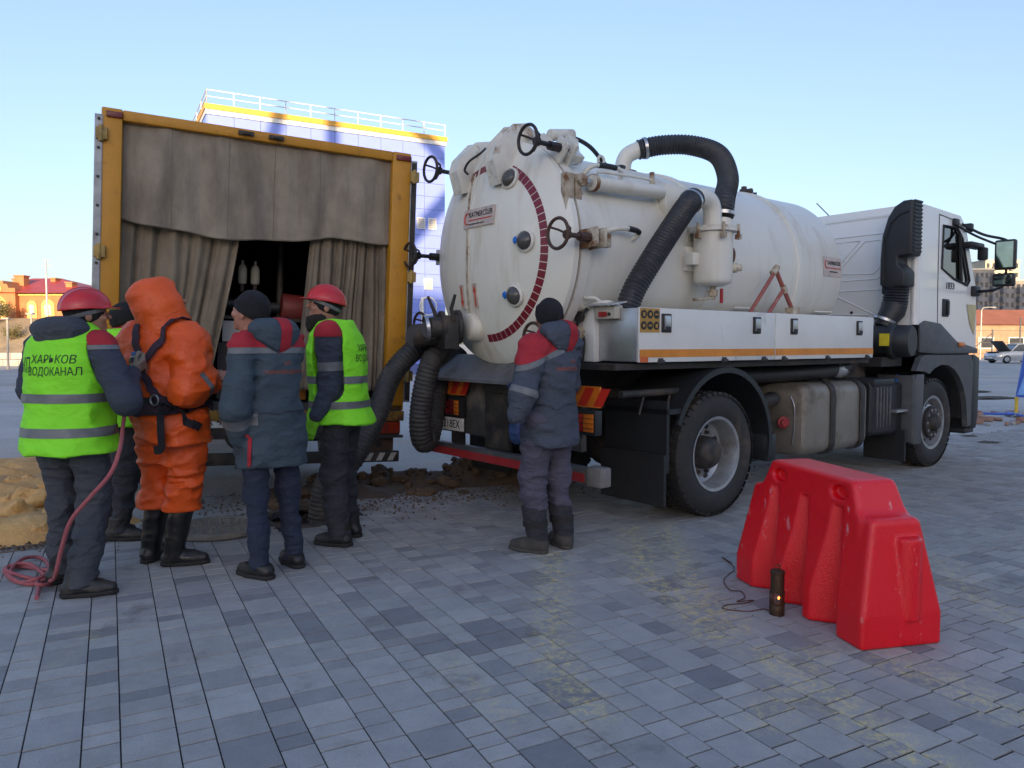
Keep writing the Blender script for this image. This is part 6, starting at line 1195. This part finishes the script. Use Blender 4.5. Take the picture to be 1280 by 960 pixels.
    if 'hood' in G:      # hood lying down the back
        c0 = Vector((J['chest'][0], J['chest'][1], 1.47)) + Vector(G.get('hoodo', (0, 0, 0)))
        ho_ = netmk('hood', lambda P: folds(P, smin(smax(ell(P, c0 + Vector((0, -.06, .0)), (.155, .115, .075)), -ell(P, c0 + Vector((0, .02, .09)), (.085, .085, .10)), .02), ell(P, c0 + Vector((0, -.11, -.05)), (.10, .055, .085)), .05), .008, (6, 6, 9), 77), c0 - Vector((.22, .24, .2)), c0 + Vector((.22, .2, .16)), .010, G['hood'], ps)
        if G.get('hoodstripe'): patch(ho_, [((.045 + G['hoodstripe'], 0, 0), (-1, 0, 0)), ((-.035 + G['hoodstripe'], 0, 0), (1, 0, 0))], m_redc, 'hood_stripe', .003)
    # ---- head wear
    def hnet(nm, f, lo_, hi_, h, m_, par=ps): q = netmk(nm, f, lo_, hi_, h, m_, par); q.data.transform(Hm); return q
    hw = G.get('hat')
    if hw in ('knit', 'helmet'):
        kn_ = hnet('knit_cap', lambda P: folds(P, np.maximum(np.maximum(ell(P, (0, -.012, .032), (.091, .110, .108)), (.0 if hw == 'knit' else -.05) - P[:, 2] + .28 * P[:, 1] * (1 if hw == 'knit' else 1.5)), -ell(P, (0, -.012, .028), (.079, .097, .092)) - .004), .002, (10, 10, 20), 4), (-.12, -.15, -.1), (.12, .13, .16), .006, m_knit)
        if hw == 'knit': patch(kn_, [((0, 0, 0) if False else Hm @ Vector((0, 0, .045)), -(Hm.to_3x3() @ Vector((0, -.28, 1)))),], m_knit, 'cuff', .006)
        else: patch(kn_, [(Hm @ Vector((0, 0, .0)), Hm.to_3x3() @ Vector((0, -.2, 1))), (Hm @ Vector((0, 0, .022)), -(Hm.to_3x3() @ Vector((0, -.2, 1))))], m_band, 'headband', .005)
    if hw == 'helmet':
        def f_hl(P):
            x, y, z = P.T; sh_ = np.maximum(ell(P, (0, -.005, .035), (.112, .136, .118)), .034 - z); inn = ell(P, (0, -.005, .03), (.104, .128, .110)); br = np.maximum((np.sqrt((x / .118) ** 2 + ((y - .018) / .160) ** 2) - 1) * .118, np.abs(z - .036 - .10 * np.clip(-y, -.05, .02) + .12 * np.clip(y - .1, 0, 1)) - .004)
            rg_ = np.maximum(ell(P, (0, -.005, .04), (.02, .135, .122)), .05 - z); rg2 = np.minimum(*[np.maximum(ell(P, (s_ * .045, -.005, .036), (.014, .122, .112)), .05 - z) for s_ in (-1, 1)])
            return smax(smin(smin(smin(sh_, br, .008), rg_, .006), rg2, .005), -np.maximum(inn, -.1 - z), .003)
        hnet('safety_helmet', f_hl, (-.14, -.17, .0), (.14, .20, .175), .0055, m_hel)
    if hw == 'hoodup':
        hu = hnet('suit_hood', lambda P: folds(P, smax(smin(smin(ell(P, (0, -.03, .02), (.136, .162, .160)), cone(P, (0, -.04, -.05), (0, -.07, -.20), .14, .17), .06), ell(P, (0, -.10, .11), (.075, .08, .065)), .05), -smin(ell(P, (0, .15, -.01), (.088, .12, .115)), ell(P, (0, .03, .0), (.095, .11, .11)), .02), .015), .009, (5, 5, 6), 21), (-.27, -.32, -.40), (.27, .22, .26), .0095, m_orc)
    if G.get('beard'): hnet('beard', lambda P: folds(P, smax(smin(ell(P, (0, .028, -.085), (.066, .078, .062)), ell(P, (0, .07, -.12), (.036, .03, .05)), .03), -smin(ell(P, (0, .10, -.012), (.05, .07, .032)), ell(P, (0, .1, -.068), (.02, .03, .004)), .01), .008) if False else smax(smin(ell(P, (0, .022, -.088), (.070, .080, .062)), ell(P, (0, .07, -.13), (.040, .034, .06)), .03), P[:, 2] + .058 + .45 * np.clip(P[:, 1] - .03, 0, 1), .006), .004, (30, 30, 18), 3), (-.09, -.07, -.2), (.09, .14, 0), .0055, m_beard)
    return ps, J, G, jk
def stance(sh=.185, lean=0., side=0., **k):
    c = (side, lean)
    J = dict(pel=(0, 0, .95), hipl=(-.095, 0, .90), hipr=(.095, 0, .90), kneel=(-.11, .02, .50), kneer=(.11, .02, .50), anklel=(-.12, -.02, .09), ankler=(.12, -.02, .09), chest=(*c, 1.3),
             shl=(c[0] - sh, c[1], 1.375), shr=(c[0] + sh, c[1], 1.375), ell=(c[0] - sh - .05, c[1] - .02, 1.13), elr=(c[0] + sh + .05, c[1] - .02, 1.13), wrl=(c[0] - sh - .04, c[1] + .08, .90), wrr=(c[0] + sh + .04, c[1] + .08, .90), head=(c[0], c[1] + .03, 1.61))
    J.update(k); return J
def place(base, hd):
    c, s_ = math.cos(R(hd)), math.sin(R(hd)); b = Vector((base[0], base[1], 0))
    def loc(p): d = Vector(p) - b; return (d.x * c - d.y * s_, d.x * s_ + d.y * c, d.z)
    return loc
def feet(loc, fl, fr):      # ankles from photo pixels of the soles
    a, b = loc(ground(*fl)), loc(ground(*fr)); return dict(anklel=(a[0], a[1], .09), ankler=(b[0], b[1], .09), kneel=(a[0] * .6 - .04, a[1] * .55 + .03, .49), kneer=(b[0] * .6 + .04, b[1] * .55 + .03, .49))
JS = lambda hem, c, wv=1.0, hw=.20: [(hem, (hw + .012) * wv, .172 * wv, 0, c[1] * .0), (.95, .195 * wv, .15 * wv, c[0] * .2, c[1] * .2), (1.08, .185 * wv, .145 * wv, c[0] * .5, c[1] * .5), (1.30, .205 * wv, .15 * wv, c[0], c[1]), (1.40, .19 * wv, .12 * wv, c[0], c[1]), (1.46, .12 * wv, .09 * wv, c[0], c[1]), (1.50, .08, .075, c[0], c[1])]

# -- vest man holding the line, seen from behind
B = (-2.48, 4.22); H1 = 9; lo1 = place(B, H1)
J = stance(.185, .02, **feet(lo1, (80, 727), (100, 745))); J['wrr'] = lo1(at(163, 466, 4.36)); J['elr'] = lo1(at(158, 503, 4.10)); J['wrl'] = (-.16, .25, 1.0); J['ell'] = (-.25, .02, 1.13); J['head'] = (.05, .10, 1.555)
J['kneer'] = (.10, .06, .49); J['kneel'] = (-.10, .06, .49)
p1 = person('man in red helmet and lime vest lettered in black, paying out a pink rope', B, H1, J, dict(trouser=m_tr1, tw=1.08, tf=1.3, shoe='work', shoem=m_lea, toel=40, toer=72, jacket=m_navy, slices=JS(.86, (0, .02), 1.03), vest=(.79, ((.885, .935), (1.07, 1.12))), hood=m_tr1, hat='helmet', hyaw=42, hpitch=-6,
    handr=((.1, .6, .35), (-.7, 0, .3), (0, 0, 1), .8, m_gl1), handl=((0, .8, -.4), (0, 0, -1), (1, 0, 0), .5, m_gl1), patches=(('red_yoke', [((.10, 0, 0), (1, 0, 0)), ((0, 0, 1.385), (0, 0, 1))], m_redc), ('shoulder_band', [((.10, 0, 0), (1, 0, 0)), ((0, 0, 1.36), (0, 0, 1)), ((0, 0, 1.384), (0, 0, -1))], m_band)),
    vtext=(('ХАРЬКОВ', .062, .045, 1.305, .82), ('ВОДОКАНАЛ', .062, .045, 1.24, .7), ('КП', .115, -.112, 1.27, .42))))
# -- man in the orange suit with a harness
B = (-2.10, 4.66); H2 = 19; lo2 = place(B, H2)
J = stance(.185, .03, -.08, **feet(lo2, (192, 700), (222, 706))); J['wrr'] = lo2(at(262, 474, 4.64)); J['elr'] = lo2(at(237, 490, 4.50)); J['shr'] = (.11, .03, 1.40); J['shl'] = (-.27, .03, 1.40); J['ell'] = (-.33, .05, 1.13); J['wrl'] = (-.10, .34, 1.12); J['head'] = (-.10, .07, 1.635)
osl = [(.80, .215, .20, 0, 0), (.95, .225, .20, -.02, 0), (1.05, .20, .175, -.04, .01), (1.14, .21, .185, -.06, .02), (1.30, .212, .18, -.08, .03), (1.40, .20, .16, -.08, .03), (1.48, .15, .13, -.09, .04), (1.53, .09, .085, -.10, .05)]
p2 = person('person in hooded orange rubber suit, black boots and fall-arrest harness', B, H2, J, dict(trouser=m_orc, tw=1.42, tf=2.0, shoe='rubber', shoem=m_rub, toel=12, toer=74, jacket=m_orc, jname='suit_top', slices=osl, jf=1.8, sleeve=(.12, .105, .078), hat='hoodup', hyaw=44, hpitch=-22,
    handr=((.4, .9, .15), (-.5, 0, -.4), (-.3, 0, 1), .5, None), handl=((.6, .8, 0), (0, 0, -1), (1, 0, 0), .5, None), armbands=(('r', 'el', 'wr', .28, .50, m_band),)))
HX = -.05
T = bvh(p2[3]); hn = [('shoulder_strap', [(-.12, .2, 1.25), (-.13, .1, 1.47), (-.10, -.06, 1.42), (-.02, -.15, 1.28), (.08, -.15, 1.12), (.16, -.1, 1.0)], .045), ('shoulder_strap', [(.12, .2, 1.25), (.13, .1, 1.47), (.10, -.06, 1.42), (.0, -.15, 1.27), (-.10, -.14, 1.12), (-.17, -.1, 1.0)], .045), ('waist_belt', [(-.25, .05, 1.0), (-.2, -.1, 1.0), (0, -.18, 1.0), (.2, -.1, 1.0), (.25, .08, 1.0)], .06)]
hr = thing('safety_harness', 'dark webbing fall-arrest harness worn over the orange suit', 'harness', p2[0].location, p2[0].rotation_euler)
for nm, pts, wd in hn: ribbon(nm, [(x_ + HX, y_ * 1.3, z_) for x_, y_, z_ in pts], wd, m_web, hr, T, .020, .008)
ribbon('back_pad', [(-.16, -.13, 1.03), (0, -.2, 1.03), (.16, -.13, 1.03)], .13, m_pad, hr, T, .007)
ribbon('leg_strap', [(.10, -.20, .99), (.13, -.23, .88), (.12, -.22, .78), (.05, -.20, .76)], .05, m_pad, hr, T, 0, .006, True); ribbon('leg_strap', [(.06, -.2, 1.08), (.14, -.19, 1.02), (.22, -.14, .95), (.26, -.04, .88)], .05, m_pad, hr, T, .014)
dc = Vector((-.07, -.205, 1.30)); mk('d_ring', MB().torus(dc + Vector((0, -.01, -.02)), (0, 1, .2), .035, .006, 20, 6), m_patchg, hr); mk('ring_plate', MB().box(dc.x - .035, dc.x + .035, dc.y - .004, dc.y + .012, dc.z - .02, dc.z + .045), pm('blue_buckle', (.03, .09, .32), .4), hr, bevel=.006); mk('snap_hook', MB().torus(dc + Vector((-.015, -.02, -.085)), (1, .3, 0), .035, .007, 18, 6).cyl(dc + Vector((-.015, -.02, -.12)), dc + Vector((-.02, -.02, -.17)), .010, n=8), m_patchg, hr)
mk('buckle', MB().torus((.07, -.215, 1.06), (0, 1, 0), .03, .006, 18, 6), m_patchg, hr)
# -- man in the long slate jacket
B = (-1.44, 4.50); H3 = -54; lo3 = place(B, H3)
J = stance(.18, .03, **feet(lo3, (326, 722), (368, 707))); J['ell'] = lo3(at(294, 512, 4.27)); J['wrl'] = lo3(at(300, 550, 4.36)); J['shl'] = (-.185, .0, 1.36); J['wrr'] = lo3(at(290, 480, 4.85)); J['elr'] = (.12, .18, 1.10); J['head'] = (-.04, .13, 1.575)
p3 = person('man in long slate-blue jacket with red shoulders, black knit cap and dress shoes', B, H3, J, dict(trouser=m_jean, tw=.86, tf=1.0, shoe='shoe', shoem=m_lea, toel=-62, toer=-40, jacket=m_slate, slices=JS(.66, (0, .03), .98, .215), jf=1.2, sleeve=(.09, .078, .06), hood=m_slate, hoodstripe=.012, hat='knit', hyaw=-18, hpitch=-14,
    handl=((.2, .5, -.8), (1, 0, 0), (0, 1, 0), .4, m_slate), handr=((-.8, .3, .2), (.3, 0, -1), (0, 0, 1), .5, None), armbands=(('l', 'el', 'wr', .15, .5, m_band),), patches=(('red_yoke', [((0, 0, 1.37), (0, 0, 1))], m_redc), ('shoulder_band', [((0, 0, 1.335), (0, 0, 1)), ((0, 0, 1.369), (0, 0, -1)), ((0, .03, 0), (0, -1, 0))], m_band)),
    jtext=(('КП', .032, .03, 1.275, 1), ('"ХАРЬКОВВОДОКАНАЛ"', .03, .03, 1.225, .85))))
T = bvh(p3[3]); ribbon('waist_seam', [(-.25, 0, 1.0), (-.15, -.15, 1.0), (0, -.2, 1.0), (.15, -.15, 1.0), (.25, 0, 1.0)], .008, m_navy, p3[0], T, .002); ribbon('red_piping', [(-.22, -.09, .86), (-.22, -.08, .76), (-.225, -.07, .69)], .022, m_redc, p3[0], T, .004)
# -- bearded vest man
B = (-1.20, 5.30); H4 = -86; lo4 = place(B, H4)
J = stance(.19, .03, **feet(lo4, (424, 682), (438, 670))); J['ell'] = lo4(at(413, 485, 5.12)); J['wrl'] = lo4(at(394, 522, 5.02)); J['head'] = (0, .11, 1.65); J['wrr'] = (.2, .2, .95)
for q in ('shl', 'shr'): J[q] = (J[q][0], J[q][1], 1.46)
js4 = [(z + (.05 if z > 1.2 else 0), *r) for z, *r in JS(.88, (0, .03), 1.05)]
p4 = person('bearded man in red helmet, lime vest and lime gloves beside the open manhole', B, H4, J, dict(trouser=m_blkc, tw=1.12, tf=1.3, waist=1.08, shoe='work', shoem=m_lea, toel=-75, toer=-60, jacket=m_navy, slices=js4, vest=(.84, ((.95, 1.0), (1.12, 1.17))), hat='helmet', hyaw=-24, hpitch=-12, beard=True,
    handl=((.1, .4, -.9), (1, .2, 0), (0, 1, 0), .45, m_gl4), handr=((0, .4, -.9), (-1, 0, 0), (0, 1, 0), .4, m_gl4), armbands=(('l', 'sh', 'el', .52, .68, m_band),), patches=(('red_yoke', [((-.10, 0, 0), (-1, 0, 0)), ((0, 0, 1.44), (0, 0, 1))], m_redc),), vtext=(('ХАРЬКОВ', .066, .03, 1.36, .85), ('ВОДОКАНАЛ', .066, .03, 1.29, .74))))
# -- man standing at the tanker's rear
B = (.245, 5.02); H5 = -47; lo5 = place(B, H5)
J = stance(.19, .03, .06, **feet(lo5, (668, 690), (703, 683))); J['ell'] = lo5(at(655, 490, 4.80)); J['wrl'] = lo5(at(646, 520, 4.78)); J['shl'] = (-.135, .02, 1.36); J['wrr'] = (.20, .34, 1.10); J['elr'] = (.32, .10, 1.12); J['head'] = (.10, .09, 1.57)
p5 = person('man in grey-blue jacket with red shoulder panels, standing at the tanker rear', B, H5, J, dict(trouser=m_gtr, tw=1.12, tf=1.5, shoe='felt', shoem=m_felt, toel=-62, toer=-25, solem=m_felt, jacket=m_slate2, slices=JS(.72, (.06, .03), .98, .205), jf=1.1, sleeve=(.092, .08, .062), hood=m_slate2, hoodstripe=.085, hat='knit', hyaw=30, hpitch=-24,
    handl=((-.05, .15, -1), (1, 0, 0), (0, 1, 0), .4, m_gl5), handr=((-.2, .9, .1), (0, 0, -1), (-1, 0, 0), .5, m_gl5), armbands=(('l', 'el', 'wr', -.15, .12, m_band),), patches=(('red_yoke', [((.02, 0, 0), (-1, 0, 0)), ((0, 0, 1.36), (-.35, 0, 1))], m_redc), ('shoulder_band', [((.03, 0, 0), (-1, 0, 0)), ((0, 0, 1.325), (-.35, 0, 1)), ((0, 0, 1.359), (.35, 0, -1)), ((0, .02, 0), (0, -1, 0))], m_band)), jtext=(('КП', .034, .10, 1.27, 1), ('"ХАРЬКОВВОДОКАНАЛ"', .032, .10, 1.225, .85))))
T = bvh(p5[3]); ribbon('waist_seam', [(-.25, 0, 1.0), (-.15, -.15, 1.0), (0, -.2, 1.0), (.15, -.15, 1.0), (.25, 0, 1.0)], .008, m_navy, p5[0], T, .002)
# -- man half hidden between the vest man and the orange suit
B = (-2.86, 5.50); H6 = 48; lo6 = place(B, H6)
J = stance(.185, .03, **feet(lo6, (136, 668), (150, 675))); J['head'] = (0, .07, 1.56); J['wrr'] = (.1, .3, 1.05); J['wrl'] = (-.1, .3, 1.05)
p6 = person('man in dark clothes, lime vest and black knit cap half hidden behind the orange suit', B, H6, J, dict(trouser=m_blkc, tw=1.1, tf=1.2, shoe='work', shoem=m_lea, toel=78, toer=84, jacket=m_navy, slices=JS(.86, (0, .03), 1.03), vest=(.80, ((.9, .95), (1.08, 1.13))), hat='knit', hyaw=10, hpitch=-12, handr=((0, .9, 0), (0, 0, -1), (-1, 0, 0), .6, m_gl1), handl=((0, .9, 0), (0, 0, -1), (1, 0, 0), .6, m_gl1), patches=(('red_yoke', [((0, 0, 1.40), (0, 0, 1))], m_redc),)))
# -- pink rope
pts = [at(163, 470, 4.45), at(158, 500, 4.38), at(154, 530, 4.25), at(150, 560, 4.05), at(138, 592, 3.98), at(112, 622, 3.98), at(88, 652, 4.0), at(76, 690, 4.05), at(68, 722, 4.12)]; z0 = .012
rnd = random.Random(2); gpx = [(58, 728), (30, 726), (8, 720), (18, 710), (48, 716), (66, 724), (40, 733), (12, 724), (28, 706), (52, 700), (62, 716), (50, 730), (22, 730), (6, 716), (36, 712), (62, 728), (58, 736), (46, 738), (50, 728), (48, 744), (46, 756)]
for i, (x, y) in enumerate(gpx): g_ = ground(x, y); pts.append(Vector((g_.x, g_.y, z0 + .012 * (i % 3))))
o = mk('safety_rope', MB().tube(catmull(pts, 8), .0115, 8), pm('pink_rope', (.42, .12, .13), .85, col2=(.34, .09, .10), s=40, bump=.4, bs=160)); tag(o, 'faded pink safety rope coiled on the pavers and held by the vest man', 'rope')
